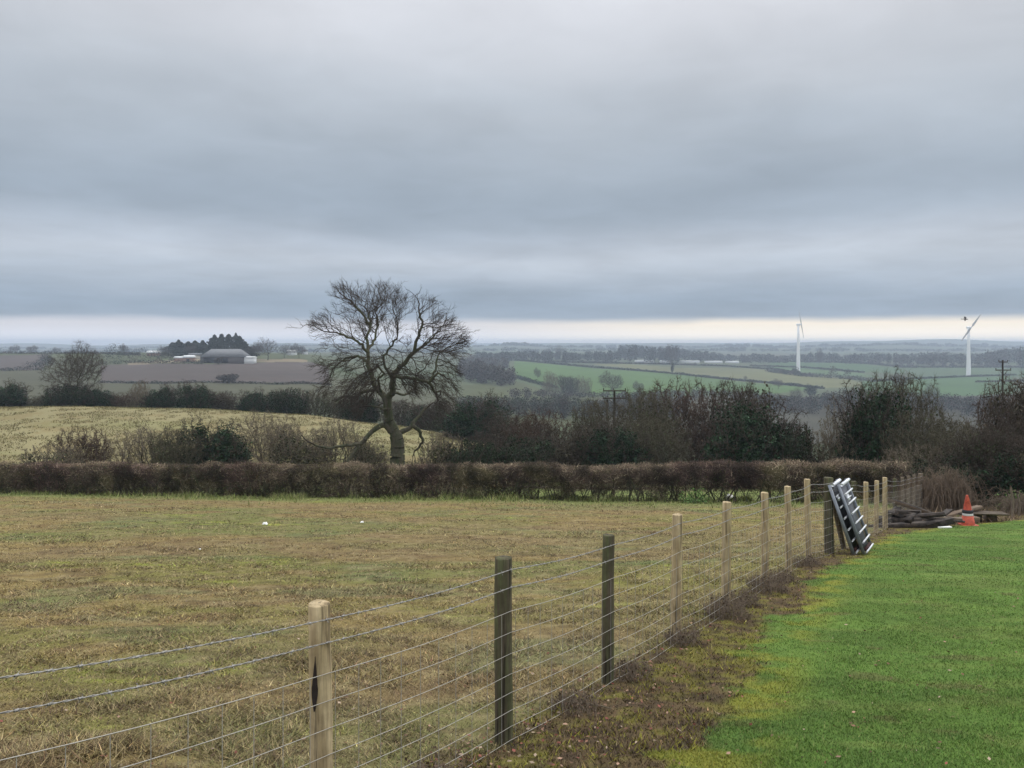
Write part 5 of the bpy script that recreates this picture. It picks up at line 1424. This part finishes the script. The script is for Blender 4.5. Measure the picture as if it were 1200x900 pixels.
def blob_tree(name, label, px, py, top, wpx, pal, n, ymin, size, group=None, cone_=False):
    p_ = gp(px, py, ymin); H = (py - top) / F * p_[1]; W = wpx / 2 / F * p_[1]
    o = empty(name, tuple(p_), label, 'tree', group)
    m = MB(); m.tube([(0, 0, -.5), (0, 0, H * .5), (0, 0, H * .85)], [W * .12, W * .07, .05], 7); m.build('trunk', M['bark'], o)
    if cone_:
        z = g.random(n) ** .8; ka = g.uniform(1.0, 1.5); ph_ = g.uniform(0, 6.28); rr = W * np.minimum(1, (1 - z) * ka) ** .7 * (1 + .25 * np.sin(z * 13 + ph_)) * np.minimum(1, z * 6 + .3) * np.sqrt(g.random(n)) * (1 + .2 * np.sin(z * 40)); a_ = g.uniform(0, 6.28, n)
        P_ = np.stack([np.cos(a_) * rr, np.sin(a_) * rr, (z * .95 + .05) * H], 1)
    else:
        lobes = np.array([(g.uniform(-.4, .4) * W, g.uniform(-.4, .4) * W, H * g.uniform(.35, .72), W * g.uniform(.4, .6), H * g.uniform(.2, .3)) for _ in range(9)])
        k = g.integers(0, 9, n); q = rdir(n, g) * (g.random(n) ** .4)[:, None]; P_ = lobes[k, :3] + q * np.stack([lobes[k, 3], lobes[k, 3], lobes[k, 4]], 1)
    pal = np.array(pal); Vv_, Ff, Cc = leafcloud(P_, g.uniform(.6, 1.3, n) * size, pal[g.integers(0, len(pal), n)] * g.uniform(.7, 1.3, (n, 1)), g)
    mesh_obj('crown', Vv_, Ff, M['leaf'], o, col=Cc)
    return o
CON = [(203, 418, 400, 12), (211, 418, 398, 13), (219, 418, 401, 12), (228, 418, 399, 12), (237, 419, 398, 12), (246, 420, 396, 12), (253, 420, 393, 12), (260, 420, 390.5, 12), (267, 420, 390, 12), (275, 420, 390.5, 12), (281, 421, 394, 12), (287, 421, 400, 11), (293, 422, 405, 10)]
CL = ['leftmost conifer of the dark clump at the farm', 'tallest conifer in the left half of the dark clump', 'conifer just right of the tallest one in the left half of the clump', 'conifer above the gap between the two humps of the clump', 'conifer over the small farmhouse roof', 'conifer rising at the left end of the barn roof', 'conifer on the left shoulder of the barn roof hump', 'spiky conifer left of the top of the hump over the barn', 'tallest conifer at the top of the hump over the barn', 'conifer just right of the tallest one over the barn', 'conifer stepping down at the right of the barn hump', 'lower conifer at the right end of the barn roof', 'lowest rightmost conifer beside the large round bare tree']
for (px, py, top, wp), lb in zip(CON, CL): blob_tree('conifer', lb, px + g.uniform(-2, 2), py, top + g.uniform(-.5, 2.0), wp + g.uniform(6, 15), DARK, 2600, 450, g.uniform(.5, .9), 'dark conifers behind the barn', True)
blob_tree('dark_tree', 'dark rounded tree on the valley side below the left turbine', 949, 467, 449, 20, DARK, 1800, 420, .5)
blob_tree('dark_tree', 'dark upright tree standing in the hedge of the tan field', 788, 440, 423, 5, DARK, 600, 700, .7)
blob_tree('dark_tree', 'dark bush tree on the slope above the green field', 698, 424, 415, 7, DARK, 500, 900, .9)
blob_tree('field_bush', 'low grey thicket standing in the purple field below the barn', 268, 449, 437, 34, BARE, 2600, 350, .42)
blob_tree('field_bush', 'low scrub clump in front of the barn', 256, 427, 419, 12, BARE, 900, 380, .5)
